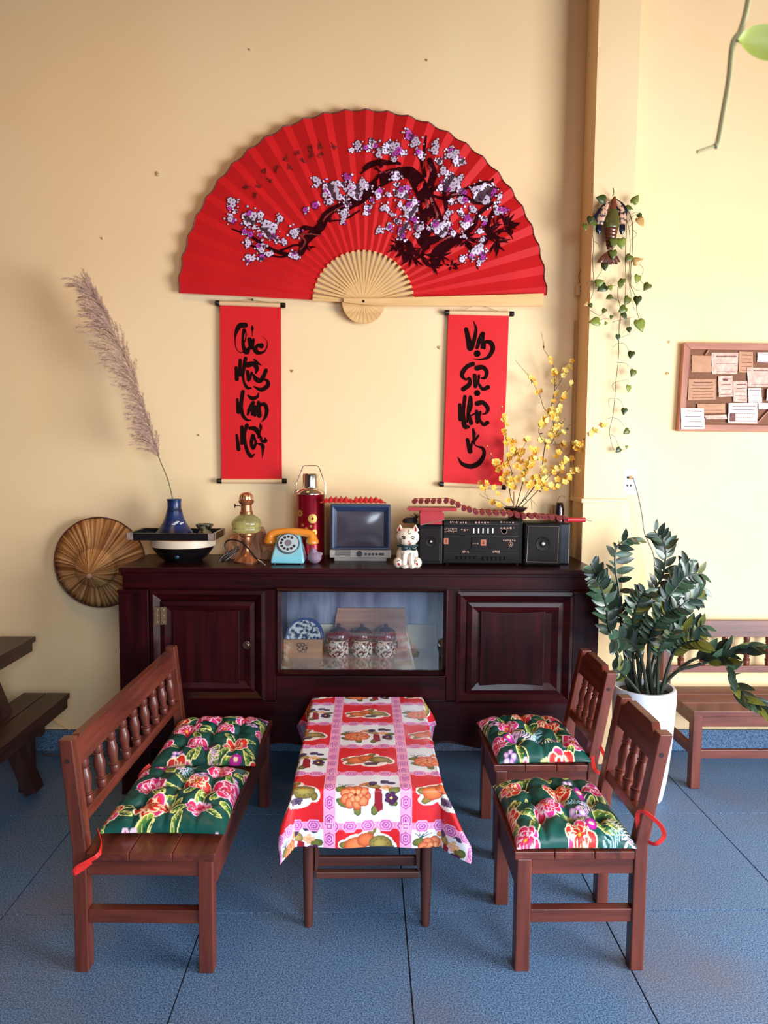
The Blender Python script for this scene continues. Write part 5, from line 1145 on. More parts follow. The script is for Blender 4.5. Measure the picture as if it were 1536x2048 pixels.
mb = MB(); p1 = bP(892, 1082); p2 = bP(966.5, 1085); put_text(mb, '1', .018, (p1[0], by0-.0052, p1[2])); put_text(mb, '2', .018, (p2[0], by0-.0052, p2[2])); mb.build('numerals', M('dark_numeral', (50, 22, 18), .5), st)
mb = MB(); rg = random.Random(2)
for (xa, xb, yy, n_) in ((889, 915, 1056, 7), (889, 915, 1061, 8), (922, 938, 1058, 3), (1000, 1032, 1054, 5), (920, 935, 1043, 3), (950, 980, 1043, 5), (1000, 1030, 1043, 5), (1006, 1032, 1079, 6), (945, 958, 1086, 3), (925, 938, 1102, 4), (985, 1000, 1102, 4), (900, 916, 1043, 4)):
    for i in range(n_):
        x = xa+(xb-xa)*i/n_; a, b = bP(x, yy+rg.uniform(-1, 1)), bP(x+(xb-xa)/n_*.55, yy+rg.uniform(1.5, 4)); mb.box((a[0], by0-.0056, b[2]), (b[0], by0-.0015, a[2]))
mb.build('faded_markings', LBL, st, kind='stuff')
sd_ = MB().box((bx2+.004, by0+.03, ZT), (P(1140, 1080, by0+.03)[0], by0+.13, P(1130, 1047, by0+.03)[2])).build('amplifier_box', M('blue_black_plastic', (22, 22, 34), .3), bevel=.006)
tag(recenter(sd_, (bx2+.02, by0+.08, ZT)), 'narrow dark box standing at the right end of the stereo', 'box')
# cap resting on the left speaker
cz = bzL+.0005; ccx, ccy = P(818, 1047, 3.05)[0]+.016, 3.045
cp_.location = (ccx, ccy, cz); ORG[cp_.name] = (ccx, ccy, cz)
BLF = M('black_felt', (24, 18, 22), .8, 0, .3, 60)
MB().lathe([(0, 0), (.030, 0), (.032, .006), (.029, .016), (.018, .022), (0, .023)], (ccx-.012, ccy, cz), 24, sy=.8).build('cap_crown', BLF, cp_, True)
mb = MB()
for k in range(46):
    a = rg.uniform(0, 6.28); b = rg.uniform(.1, 1.); l = rg.uniform(.016, .034); o_ = Vector((ccx+.012, ccy-.006, cz+.014)); d_ = Vector((cos(a)*b, sin(a)*b*.6, 1)).normalized(); mb.tube([o_, o_+d_*l*.6, o_+d_*l+Vector((.003*cos(a), 0, -.002))], .0008, 4)
mb.build('bristle_tuft', M('brown_bristle', (74, 52, 44), .8), cp_)

# ================================================================ FIRECRACKER GARLAND
RC = M('red_cracker_paper', (172, 18, 30), .45, 0, .18, 30); RCE = M('dark_cracker_end', (104, 14, 20), .7)
c7 = lambda x, y: (780+x/3.657, 960+y/3.657)
ga = thing('firecracker_garland', 'string of red paper firecrackers lying along the top of the stereo', 'garland', ((bx0+bx1)/2, by0+.05, bzT))
cen = [(178,158),(225,158),(270,157),(315,157),(360,157),(410,155),(455,165),(500,187),(540,212),(582,222),(630,237),(675,240),(728,243),(782,245),(832,247),(882,250),(932,257),(982,267),(1035,270),(1085,270),(1135,275),(1187,275),(1240,283),(1288,290)]
tube0 = None; tops = []
for i, (x, y) in enumerate(cen):
    px_, py_ = c7(x, y); p = P(px_, py_, by0+.004); rr = .0108
    ln = .085 if i < 7 else .115
    if tube0 is None:
        tube0 = MB().lathe([(0, .003), (rr*.55, .003), (rr*.6, 0), (rr, 0), (rr, 1.)], (0, 0, 0), 14, 'y').build('firecracker', RC, ga, True, local=True); te = MB().lathe([(rr*.86, -.0004), (rr*.86, .0010), (rr*.5, .0012), (0, -.0)], (0, 0, 0), 12, 'y'); c = tube0
    else: c = tube0.copy(); COL.objects.link(c); c.parent = ga
    # local y axis of the lathe runs towards -y: point the tube backwards
    zfl = bzT if px_ > 886 else bzL+.03
    c.matrix_local = Matrix.Translation(Vector(p)-Vector(ga.location)) @ Matrix.Rotation(rad(180)-.12+.02*math.sin(i*2.1), 4, 'Z') @ Matrix.Diagonal((1, ln, 1, 1))
    if i == 0: te0 = te.build('cracker_end', RCE, c, local=True); e_ = te0
    else: e_ = te0.copy(); COL.objects.link(e_); e_.parent = c
    e_.matrix_local = Matrix.Diagonal((1, 1/ln, 1, 1))
    tops.append(p)
a = Vector(P(*c7(1292, 292), by0+.01)); b = Vector(P(*c7(1425, 292), by0+.03)); MB().tube([a, b], .0105, 14).build('firecracker_sideways', RC, ga, True)
MB().tube([b-Vector((.002, 0, 0)), b+Vector((.03, .002, -.004))], .0012, 5).build('fuse', M('grey_fuse', (90, 80, 76), .7), ga)
MB().tube(cr([Vector(p)+Vector((0, .03, .0112)) for p in tops], 3), .0014, 5).build('string', RCE, ga)
zB = P(*c7(300, 228), by0)[2]
a, b = P(*c7(218, 240), by0-.004), P(*c7(400, 300), by0-.004)
rb_ = thing('red_carton', 'flat red carton under the left end of the firecracker garland', 'carton', ((a[0]+b[0])/2, by0+.06, bzL))
z1 = P(*c7(300, 182), by0)[2]; z0 = P(*c7(300, 228), by0)[2]; xa, xb = P(*c7(122, 190), by0)[0], P(*c7(492, 190), by0)[0]
MB().box((xa+.012, by0+.002, z0), (xb, by0+.10, z1-.012)).build('carton_body', RC, rb_, bevel=.001)
MB().hexa([(P(*c7(125, 220), by0)[0], by0+.0, z0+.006), (P(*c7(245, 230), by0)[0], by0+.0, z0+.002), (P(*c7(245, 230), by0)[0], by0+.0014, z0+.002), (P(*c7(125, 220), by0)[0], by0+.0014, z0+.006)], [(xa, by0+.0, z1-.012), (P(*c7(245, 190), by0)[0], by0+.0, z1-.013), (P(*c7(245, 190), by0)[0], by0+.0014, z1-.013), (xa, by0+.0014, z1-.012)]).build('carton_flap', RC, rb_)
q4 = [P(*c7(218, 240), by0-.016), P(*c7(395, 240), by0-.016), P(*c7(400, 290), by0-.016), P(*c7(222, 330), by0-.016)]
lf_ = MB().prism([(p[0], by0-.0165, p[2]) for p in q4], (0, .003, 0)).build('red_panel', RC, rb_)
MB().tube([(q4[3][0], by0-.017, q4[3][2]), (q4[2][0], by0-.017, q4[2][2])], .002, 6).build('panel_edge', TRIM, lf_)
MB().box((q4[0][0]+.004, by0-.013, bzL), (q4[1][0]-.006, by0+.09, z0)).build('carton_tray', RC, rb_)

# ================================================================ YELLOW BLOSSOM BRANCHES
vy_ = 3.215; vxx = P(1031, 1015, vy_)[0]; vzt = P(1031, 1014, vy_)[2]
vs_ = thing('blossom_vase', 'dark vase holding the yellow blossom branches behind the stereo', 'vase', (vxx, vy_, ZT))
hh = vzt-ZT; MB().lathe([(0, 0), (.040, 0), (.052, .03), (.056, hh*.45), (.035, hh*.75), (.030, hh*.88), (.052, hh*.98), (.053, hh), (.047, hh), (.026, hh*.88), (0, hh*.86)], (vxx, vy_, ZT), 32).build('vase_body', M('dark_brown_glaze', (44, 26, 24), .25, coat=.3), vs_, True)
bl = thing('yellow_blossom_branches', 'tall branches of yellow apricot blossom in the dark vase', 'flowers', (vxx, vy_, vzt-.03))
BRC = M('dark_twig', (46, 26, 28), .7, 0, .3, 60); PAL = M('tan_stick', (186, 140, 104), .7)
c4 = lambda x, y: (940+x/5.25, 650+y/5.25)
BR = [([(500,1915),(560,1640),(600,1500),(620,1440)],7), ([(580,1910),(680,1690),(755,1490),(770,1380),(790,1260),(830,1180),(880,1060),(850,960),(845,880),(870,780),(890,640),(885,500),(860,400),(810,310),(775,250),(770,170),(745,75)],7.5),
      ([(850,930),(900,870),(1000,720),(1060,640),(1120,560)],4.5), ([(890,690),(960,580),(1010,470),(1060,400),(1100,330)],4), ([(835,940),(770,860),(740,760),(690,660),(640,560),(560,470),(480,375)],4.5),
      ([(590,1900),(720,1730),(800,1620),(900,1520),(1000,1400),(1100,1300),(1200,1200),(1270,1140),(1350,1090),(1430,975)],6), ([(720,1720),(840,1712),(940,1700),(1000,1640),(1060,1570),(1110,1510)],4.5),
      ([(470,1910),(425,1800),(420,1650),(440,1550),(400,1430),(390,1290),(375,1130),(355,1000),(325,860)],6), ([(425,1740),(330,1540),(270,1450),(210,1350),(180,1280)],4), ([(480,1920),(380,1900),(290,1840),(200,1830),(165,1760),(150,1690),(110,1660)],4),
      ([(540,1910),(590,1780),(650,1650),(690,1560)],5), ([(405,1440),(470,1340),(440,1260),(410,1225)],3.5), ([(765,1405),(650,1430),(600,1500)],6), ([(470,1450),(500,1400),(560,1290),(605,1190)],3), ([(850,1250),(920,1120),(1000,980)],5), ([(790,1250),(720,1120),(770,1020),(830,960)],4), ([(870,1260),(960,1250),(1080,1230),(1150,1240)],4), ([(900,1180),(980,1110),(1055,1045)],4), ([(200,1830),(130,1800),(100,1770)],2.5), ([(900,1590),(980,1500),(1060,1380)],3), ([(640,1430),(680,1360),(650,1290)],3.5), ([(860,1140),(905,960),(950,860)],4), ([(640,1830),(700,1890)],1.6), ([(640,1820),(650,1940)],1.6)]
rg = random.Random(4); bpts = []
for bi, (pl, wd) in enumerate(BR):
    yb = vy_+rg.uniform(-.06, .035); n_ = len(pl); pts = []
    for i, (x, y) in enumerate(pl):
        t = min(1, max(0, (1915-y)/600)); yy = vy_*(1-t)+yb*t+(rg.uniform(-.008, .008))
        pts.append(P(*c4(x, y), yy))
    if pl[0][1] > 1890: pts[0] = np.array([vxx+rg.uniform(-.012, .012), vy_+rg.uniform(-.01, .01), vzt-.025])
    q = cr(pts, 5); rr = wd*.00032
    MB().tube(q, [max(.0008, rr*(1-.72*i/len(q))) for i in range(len(q))], 6).build('twig', BRC, bl, True); bpts.append((q, pl))
a, b = P(*c4(462, 1750), vy_), np.array([vxx-.01, vy_-.01, vzt-.02]); MB().tube([b, P(*c4(462, 1880), vy_-.01), a], .0042, 8).build('support_stick', PAL, bl, True)
def flower_mesh(mat, nm, sc=1.):
    mb = MB()
    for k in range(5):
        a = k*2*pi/5; ca, sa = cos(a), sin(a); pts = [(0, 0, 0), (.005, -.0045, .0016), (.0105, -.0052, .004), (.0135, 0, .0052), (.0105, .0052, .004), (.005, .0045, .0016)]
        mb.add([((x*ca-y*sa)*sc, (x*sa+y*ca)*sc, z*sc+.0003*(k % 2)) for x, y, z in pts], [(0, 1, 2, 5), (5, 2, 4), (2, 3, 4)])
    mb.ell((0, 0, .0025*sc), (.0022*sc, .0022*sc, .0026*sc), n=6, m=4)
    return mb.build(nm, mat, bl, local=True)
YG = M('golden_petal', (244, 184, 64), .55, 0, .15, 90); YL = M('lemon_petal', (250, 222, 120), .55, 0, .1, 90)
fA, fB = flower_mesh(YG, 'blossom'), flower_mesh(YL, 'blossom')
bud = MB().ell((0, 0, 0), (.0042, .0042, .0052), n=8, m=6).build('bud', YL, bl, True, local=True)
lfm = MB().add([(0, 0, 0), (.005, .0035, .001), (.013, .003, .002), (.020, 0, 0), (.013, -.003, .002), (.005, -.0035, .001), (.010, 0, -.001)], [(0, 1, 6), (1, 2, 6), (2, 3, 6), (3, 4, 6), (4, 5, 6), (5, 0, 6)]).build('leaf', M('young_leaf', (92, 104, 46), .5, 0, .3, 60), bl, local=True)
used = set()
def place(src, p, sc, face_cam=True):
    p = Vector(p); p.y = min(p.y, 3.285); nrm = Vector((rg.uniform(-.8, .8), -1, rg.uniform(-.2, .9))).normalized(); q = nrm.to_track_quat('Z', 'Y') @ Matrix.Rotation(rg.uniform(0, 6.28), 3, 'Z').to_quaternion()
    mw_ = Matrix.Translation(p) @ q.to_matrix().to_4x4() @ Matrix.Scale(sc, 4)
    if src.name not in used: used.add(src.name); src.matrix_local = Matrix.Translation(-Vector(ORG[bl.name])) @ mw_
    else: inst(src, bl, mw_)
cnt = 0
for q, pl in bpts:
    n_ = len(q)
    for i in range(2, n_):
        t = i/n_; x, y = pl[min(len(pl)-1, int(t*len(pl)))]; dens = .5 if 950 < y < 1760 else (.30 if y < 950 else 0)
        if t > .9: dens *= .3
        if rg.random() < dens:
            for _ in range(1 if rg.random() < .55 else 2):
                place(fA if (rg.random() < (.75 if x < 720 else .4)) else fB, q[i]+np.array([rg.uniform(-.010, .010), rg.uniform(-.014, .002), rg.uniform(-.008, .010)]), rg.uniform(.75, 1.15)); cnt += 1
        if rg.random() < .10 and y < 1800: place(lfm, q[i], rg.uniform(.7, 1.1))
        if rg.random() < .10 and (t > .6): place(bud, q[i]+np.array([rg.uniform(-.006, .006), -.003, rg.uniform(-.002, .006)]), rg.uniform(.6, 1.))
for (x, y) in ((290,1775),(400,1840),(300,1890),(170,1660),(245,1705),(120,1720),(240,1860),(460,1700),(490,1620),(430,1690),(560,1570),(640,1660),(700,1600),(760,1680),(620,1690),(720,1640),(540,1440),(480,1480),(600,1450),(650,1460),(690,1310),(630,1300),(740,1210),(760,1060),(840,1160),(740,1030),(860,940),(920,940),(930,1340),(900,1380),(960,1490),(920,1620),(1040,1610),(1000,1650),(1120,1240),(1100,1300),(1160,1310),(1210,1240),(370,1580),(300,1520),(330,1620),(260,1440),(390,1560),(370,1240),(440,1310),(350,1470),(520,1500),(580,1540),(800,1540),(850,1500),(790,1610),(850,1680),(700,1700)):
    place(fA if x < 760 else (fB if rg.random() < .5 else fA), P(*c4(x, y), vy_-.03+rg.uniform(-.03, .02)), rg.uniform(1.0, 1.35)); cnt += 1
for i, (x, y) in enumerate(((945, 1920), (1000, 1900))):
    pass
oy_ = 3.2; ox_ = P(1131, 1022, oy_); zo = P(1131, 1037, by0+.1)[2]
orn = thing('dark_bottle', 'small dark bottle with a gold wire in the corner by the pilaster', 'bottle', (ox_[0]-.030, 3.235, ZT))
ob_ = (ox_[0]-.018, 3.235, ZT); hb = P(1128, 1005, 3.235)[2]-ZT
MB().lathe([(0, 0), (.022, 0), (.024, .01), (.023, hb*.6), (.021, hb*.9), (.014, hb), (0, hb)], ob_, 20).build('bottle_body', M('dark_bottle_glass', (38, 18, 18), .12, 0, .3, 40, coat=.5), orn, True)
MB().tube(cr([(ob_[0]-.012, ob_[1], ZT+hb-.004), (ob_[0]-.004, ob_[1], ZT+hb+.022), (ob_[0]+.014, ob_[1], ZT+hb+.030), (ob_[0]+.024, ob_[1], ZT+hb+.020)], 6), .0012, 6).build('gold_wire', M('gold_wire', (200, 150, 60), .3, .8), orn, True)
# ================================================================ LOBSTER WALL POT AND POTHOS
c5 = lambda x, y: (1140+x/6.825, 360+y/6.825)
c6 = lambda x, y: (1140+x/5.12, 640+y/5.12)
LY = PY-.032; lP = lambda x, y, d=0.: Vector(P(*c5(x, y), LY+d)); k5 = LY/FPX/6.825
BRN = M('brown_lobster_glaze', (96, 46, 26), .25, 0, .35, 30, coat=.4); OLV = M('olive_lobster_glaze', (86, 82, 34), .25, 0, .3, 25, coat=.4)
SPT = M('spotted_shell', (206, 160, 132), .35, 0, 0, 75, (1, 1, 1), .1, (34, 22, 22), .5, 2., lo=.40, hi=.52); BLB = M('blue_black_glaze', (18, 22, 38), .2, 0, .2, 20)
lb = thing('lobster_wall_ornament', 'brown and olive ceramic lobster ornament hung on the pilaster', 'ornament', tuple(P(*c5(570, 640), PY)))
def tubez(lst, n=14, fl=.62, name='x', mat=BRN, par=None):
    """flattened body from (x, y, halfwidth) stations in photo crop units"""
    q = cr(lst, 5); vs = []; fs = []
    for s in q:
        c = lP(s[0], s[1]); r = max(s[2], 1)*k5
        for k in range(n): a = 2*pi*k/n; vs.append((c.x+r*cos(a), min(c.y+r*fl*sin(a), PY-.0015), c.z))
    for i in range(len(q)-1):
        for k in range(n): fs.append((i*n+k, i*n+(k+1) % n, (i+1)*n+(k+1) % n, (i+1)*n+k))
    fs += [tuple(range(n-1, -1, -1)), tuple(range((len(q)-1)*n, len(q)*n))]
    return MB().add(vs, fs).build(name, mat, par or lb, True, ang=60)
tubez([(612, 222, 10), (600, 270, 34), (592, 360, 42), (590, 440, 48)], name='rostrum', mat=M('rust_glaze', (112, 54, 30), .3, 0, .25, 30))
tubez([(592, 400, 52), (580, 480, 88), (568, 560, 108), (562, 640, 106), (560, 662, 94)], name='carapace', mat=OLV)
for i, (y0, y1, w_) in enumerate(((655, 705, 92), (700, 752, 90), (748, 800, 84), (796, 850, 74), (846, 900, 62), (896, 950, 48))):
    tubez([(560-i*2, y0, w_*.9), (558-i*2, (y0+y1)/2, w_), (556-i*2, y1, w_*.92)], name='tail_segment', mat=BRN, fl=.7)
for (x, y, x1, y1, w_) in ((540, 960, 400, 1130, 44), (530, 960, 460, 1150, 44), (545, 960, 540, 1155, 42), (555, 960, 620, 1150, 42), (560, 960, 660, 1120, 38)):
    tubez([(x, y, 14), ((x+x1)/2, (y+y1)/2, w_), (x1, y1, w_*.8)], fl=.22, name='tail_fan', mat=BRN)
for s, pts in ((-1, [(520, 290, 30), (465, 400, 52), (430, 520, 66), (405, 610, 48)]), (1, [(645, 290, 28), (690, 390, 50), (710, 500, 56), (715, 600, 44)])): tubez(pts, fl=.5, name='spotted_claw', mat=SPT)
for pts in ([(480, 310, 14), (400, 430, 34), (345, 520, 34), (370, 600, 24)], [(640, 265, 12), (710, 330, 30), (752, 420, 34), (755, 500, 16)], [(395, 610, 40), (388, 690, 42), (395, 735, 16)], [(715, 610, 40), (712, 690, 40), (705, 745, 12)]): tubez(pts, fl=.5, name='dark_claw', mat=BLB)
MB().tube(cr([lP(585, 215, .02), lP(597, 170, .0), lP(592, 125, -.01), lP(585, 108, -.012)], 5), .0018, 6).build('hanging_wire', M('green_wire', (60, 70, 50), .5), lb, True)
po = thing('pothos_vine', 'trailing green pothos vine hanging down the pilaster from the lobster', 'plant', tuple(P(*c5(700, 500), PY)))
STM = M('pothos_stem', (84, 74, 44), .6, 0, .3, 40)
def heart(mat, name, par):
    o = [(0, 0), (-.25, -.10), (-.44, .10), (-.46, .34), (-.32, .64), (-.12, .90), (0, 1.06), (.12, .90), (.32, .64), (.46, .34), (.44, .10), (.25, -.10)]
    vs = [(x, y, .10*abs(x)*(1-.2*y)-.10*max(0, y-.5)**2) for x, y in o]+[(0, t, -.02-.10*max(0, t-.5)**2) for t in (.3, .6)]
    fs = [(0, 1, 12), (1, 2, 12), (2, 3, 12), (3, 4, 13, 12), (4, 5, 13), (5, 6, 13), (6, 7, 13), (7, 8, 13), (8, 9, 12, 13), (9, 10, 12), (10, 11, 12), (11, 0, 12)]
    vs = [(x, y-.0, z) for x, y, z in vs]
    ob = MB().add(vs, fs).build(name, mat, par, True, ang=80, local=True); so = ob.modifiers.new('t', 'SOLIDIFY'); so.thickness = .012; return ob
HL = {k: M('pothos_leaf_'+k, c, .38, 0, .25, 3) for k, c in dict(dark=(62, 74, 34), mid=(94, 104, 40), light=(132, 144, 60), tan=(206, 160, 92)).items()}
hsrc = {k: None for k in HL}; YV = PY-.028
def hleaf(cf, x, y, size, ang_, kind, tilt=.35, wid=1.):
    """heart leaf: base at the photo point, pointing along ang_ (0 = down, + to the right)"""
    p = Vector(P(*cf(x, y), YV-.012+rg.uniform(-.012, .012)))
    dz = Vector((sin(ang_), -.18, -cos(ang_))).normalized(); nrm = Vector((rg.uniform(-tilt, tilt), -1, rg.uniform(-.1, tilt))).normalized(); ux = dz.cross(nrm).normalized(); nrm = ux.cross(dz)
    m3 = Matrix((ux*wid, dz, nrm)).transposed()
    mw_ = Matrix.Translation(p) @ m3.to_4x4() @ Matrix.Scale(size, 4)
    if hsrc[kind] is None: hsrc[kind] = heart(HL[kind], 'leaf', po); hsrc[kind].matrix_local = Matrix.Translation(-Vector(ORG[po.name])) @ mw_
    else: inst(hsrc[kind], po, mw_)
rg = random.Random(8); S5 = .035
def vine(cf, pts, r=.0016, d=0.): MB().tube(cr([P(*cf(x, y), YV+d) for x, y in pts], 5), [r*(1-.45*i/(len(pts)*5)) for i in range((len(pts)-1)*5+1)], 6).build('stem', STM, po, True)
vine(c5, [(690, 330), (780, 400), (845, 560), (855, 760), (850, 950), (830, 1200), (825, 1430), (890, 1590), (915, 1800), (960, 1940)], .0020)
vine(c5, [(660, 340), (750, 420), (772, 640), (760, 860), (752, 1100), (760, 1350), (752, 1590)]); vine(c5, [(690, 360), (790, 600), (820, 860), (812, 1100), (805, 1380), (840, 1600), (880, 1780)], .0014)
vine(c5, [(430, 380), (330, 430), (300, 620), (318, 860), (310, 1150), (325, 1450), (300, 1580), (255, 1680), (250, 1850)]); vine(c5, [(560, 980), (440, 1050), (435, 1220), (340, 1370), (250, 1480), (235, 1600)], .0012)
vine(c5, [(700, 1350), (655, 1480), (660, 1620), (690, 1780), (690, 1960)], .0014); vine(c6, [(505, 0), (500, 200), (495, 400), (470, 640), (442, 960), (405, 1130), (420, 1240), (450, 1335)], .0015)
for pts in ([(840, 470), (900, 440), (960, 470)], [(800, 560), (880, 480), (950, 470)], [(790, 650), (860, 590), (920, 540)], [(860, 680), (910, 740), (860, 800), (810, 830)], [(850, 1120), (960, 1080), (1010, 1060)], [(950, 1150), (1000, 1220), (960, 1340), (900, 1460)], [(950, 1360), (1010, 1430)], [(840, 1440), (900, 1500), (970, 1500)], [(340, 1480), (480, 1460), (620, 1440)], [(580, 1600), (660, 1650), (690, 1690)], [(580, 1940), (720, 1900), (880, 1870)], [(280, 1780), (400, 1850), (480, 1800)], [(390, 1920), (480, 1890), (560, 1900)], [(330, 840), (390, 880), (400, 940)], [(300, 900), (270, 940)], [(330, 1390), (240, 1390), (240, 1440)]): vine(c5, pts, .0011)
for pts in ([(500, 240), (560, 245), (605, 320)], [(480, 240), (440, 280)], [(495, 437), (570, 445), (640, 510)], [(480, 632), (540, 620), (590, 610), (605, 665)], [(455, 800), (510, 820), (553, 900)], [(455, 800), (400, 810), (402, 898)], [(440, 995), (510, 1030), (562, 1108)], [(440, 995), (385, 1010)], [(405, 1165), (460, 1200), (495, 1290)], [(480, 1335), (540, 1330), (575, 1330)], [(470, 632), (430, 670), (450, 725)], [(520, 180), (620, 140), (680, 90)]): vine(c6, pts, .0010)
for (x, y, s, a, k) in ((480, 275, 1.05, -1.75, 'dark'), (860, 320, .95, 2.6, 'light'), (760, 380, .75, 1.35, 'mid'), (930, 465, .65, .6, 'dark'), (930, 520, 1.05, .5, 'tan'), (290, 500, .85, -.3, 'dark'), (300, 560, .75, .5, 'mid'), (690, 800, 1.15, .1, 'light'), (600, 800, 1.0, -.1, 'mid'), (585, 960, .95, .0, 'mid'), (830, 1030, .9, -.7, 'mid'), (470, 1140, .8, .1, 'dark'), (860, 1125, 1.0, 1.85, 'tan'), (345, 1420, .95, 1.9, 'light'), (490, 1440, 1.15, -1.0, 'dark'), (720, 1350, .75, -.2, 'mid'), (690, 1390, .75, -.1, 'mid'), (930, 1300, .9, -.3, 'light'), (1080, 1420, .95, -.7, 'mid'), (575, 1590, .75, -1.2, 'mid'), (800, 1600, .95, -.5, 'mid'), (925, 1590, .95, -.1, 'dark'), (760, 1740, .95, -1.0, 'mid'), (720, 1820, .75, .5, 'dark'), (400, 1930, 1.15, -1.45, 'light'), (570, 1850, .45, -.2, 'mid'), (480, 1760, .6, -.5, 'mid'), (250, 1680, .6, -1.1, 'tan'), (540, 1440, .6, .3, 'light'), (930, 1910, 1.35, .3, 'light'), (270, 1690, .5, .5, 'mid'), (500, 1940, .4, -.5, 'light'), (205, 600, .75, .05, 'mid')):
    hleaf(c5, x, y, S5*s*1.15, a, k)
for (x, y, s, a, k) in ((635, 322, .95, -.3, 'dark'), (655, 512, .95, -.4, 'mid'), (600, 668, .90, -.1, 'light'), (560, 905, .85, -.2, 'dark'), (602, 1125, .85, -1.0, 'mid'), (512, 1312, .8, -.8, 'dark'), (580, 1285, .45, .1, 'light'), (490, 150, .7, 0., 'dark'), (600, 75, .7, .2, 'dark')):
    hleaf(c6, x, y, S5*s, a, k)
# the near tendril of another vine, hanging close to the camera
nv = thing('near_vine', 'out-of-focus vine tendril with one leaf hanging near the camera at top right', 'plant', tuple(P(1497, -40, .82)))
nP = lambda x, y: P(x, y, .82)
NST = M('pale_vine_stem', (186, 172, 120), .6, 0, .1, 40)
MB().tube(cr([nP(1500, -60), nP(1497, 0), nP(1482, 60), nP(1466, 88), nP(1458, 160), nP(1446, 230), nP(1436, 285), nP(1430, 293)], 5), .0034, 8).build('stem', NST, nv, True)
MB().tube(cr([nP(1432, 291), nP(1415, 297), nP(1394, 304)], 4), .0020, 6).build('tendril', NST, nv, True)
a, b, c = Vector(nP(1470, 84)), Vector(nP(1600, 100)), Vector(nP(1530, 66)); ux = (b-a); n_ = 12; vs = []; fs = []
for i in range(n_+1):
    t = i/n_; w_ = .021*sin(pi*min(1, t*1.05))**.7*(1-.2*t)
    for s in (-1, -.5, 0, .5, 1): p = a+ux*t+Vector((0, -.006*abs(s), w_*s)); vs.append(p)
for i in range(n_):
    for j in range(4): fs.append((i*5+j, i*5+j+1, (i+1)*5+j+1, (i+1)*5+j))
MB().add(vs, fs).build('leaf', M('lime_leaf', (182, 186, 84), .5, 0, .15, 30), nv, True)

# ================================================================ CONDUIT, SOCKETS
TRK = M('painted_conduit', (236, 196, 122), .7, 0, .05, 5)
tk = thing('cable_conduit', 'thin painted cable conduit running down beside the pilaster', 'conduit', (.92, WY, 1.2))
xk = P(1165, 500, WY)[0]
MB().box((xk-.010, WY-.004, 1.02), (xk+.004, WY+.0078, P(1165, 402, WY)[2])).build('conduit_cover', TRK, tk, bevel=.002)
MB().tube([(xk-.022, WY+.003, 1.0), (xk-.022, WY+.003, P(1157, 640, WY)[2])], .004, 6).build('cable', M('yellowed_cable', (206, 156, 84), .6), tk)
so_ = thing('wall_socket', 'small yellowed wall socket beside the lobster ornament', 'socket', tuple(P(1158, 580, WY)))
a, b = P(1152, 569, WY-.01), P(1164, 591, WY-.01); MB().box((a[0], WY-.018, b[2]), (b[0]-.002, WY+.0078, a[2])).build('socket_body', M('yellowed_plastic', (224, 190, 140), .5), so_, bevel=.003)
mb = MB(); 
for y in (576, 584): p = P(1158, y, WY); mb.lathe([(.0026, .0), (.0026, .0012), (0, .0012)], (p[0], WY-.018, p[2]), 8, 'y')
mb.build('socket_hole', DK, so_)
p0 = Vector(P(1162, 537, WY-.006)); MB().tube(cr([p0+Vector((0, .012, 0)), p0, P(1158, 552, WY-.012), P(1160, 566, WY-.012)], 5), .0014, 6).build('wire_loop', M('rust_wire', (130, 84, 50), .6), so_, True)
sw = thing('double_socket', 'pale blue double wall socket plate beside the pilaster', 'socket', tuple(P(1260, 963, WY)))
a, b = P(1247, 937, WY), P(1272, 990, WY); a[0] = max(a[0], PX1+.004)
WHP = M('pale_blue_plastic', (214, 224, 240), .4, 0, .04, 10)
MB().box((a[0], WY-.003, b[2]), (b[0], WY+.0079, a[2])).build('plate', WHP, sw, bevel=.002)
mb = MB()
for (x, y) in ((1254, 971), (1261, 971), (1255, 955)): p = P(x, y, WY); mb.lathe([(.005, 0), (.005, .0012), (0, .0012)], (p[0], WY-.003, p[2]), 10, 'y')
mb.build('socket_hole', M('socket_hole_dark', (40, 40, 50), .5), sw)
pc_ = thing('power_cord', 'grey power cord plugged into the double socket, hanging behind the plant', 'cord', tuple(P(1262, 955, WY-.02)))
p = P(1262, 955, WY-.006); pg_ = MB().lathe([(.007, .0), (.009, .004), (.0085, .020), (.005, .026), (0, .026)], (p[0], WY-.0048, p[2]), 14, 'y').build('plug', M('beige_plug', (214, 184, 150), .5), pc_, True)
MB().tube(cr([(p[0], WY-.03, p[2]), P(1268, 962, WY-.035), P(1276, 990, WY-.03), P(1284, 1030, WY-.03), P(1288, 1062, WY-.03), P(1297, 1085, WY-.04), P(1308, 1115, WY-.05), P(1310, 1180, WY-.05), P(1306, 1300, WY-.045), P(1302, 1400, WY-.045), P(1298, 1480, WY-.045)], 5), .0028, 8).build('cord', M('grey_cord', (112, 112, 104), .5), pc_, True)

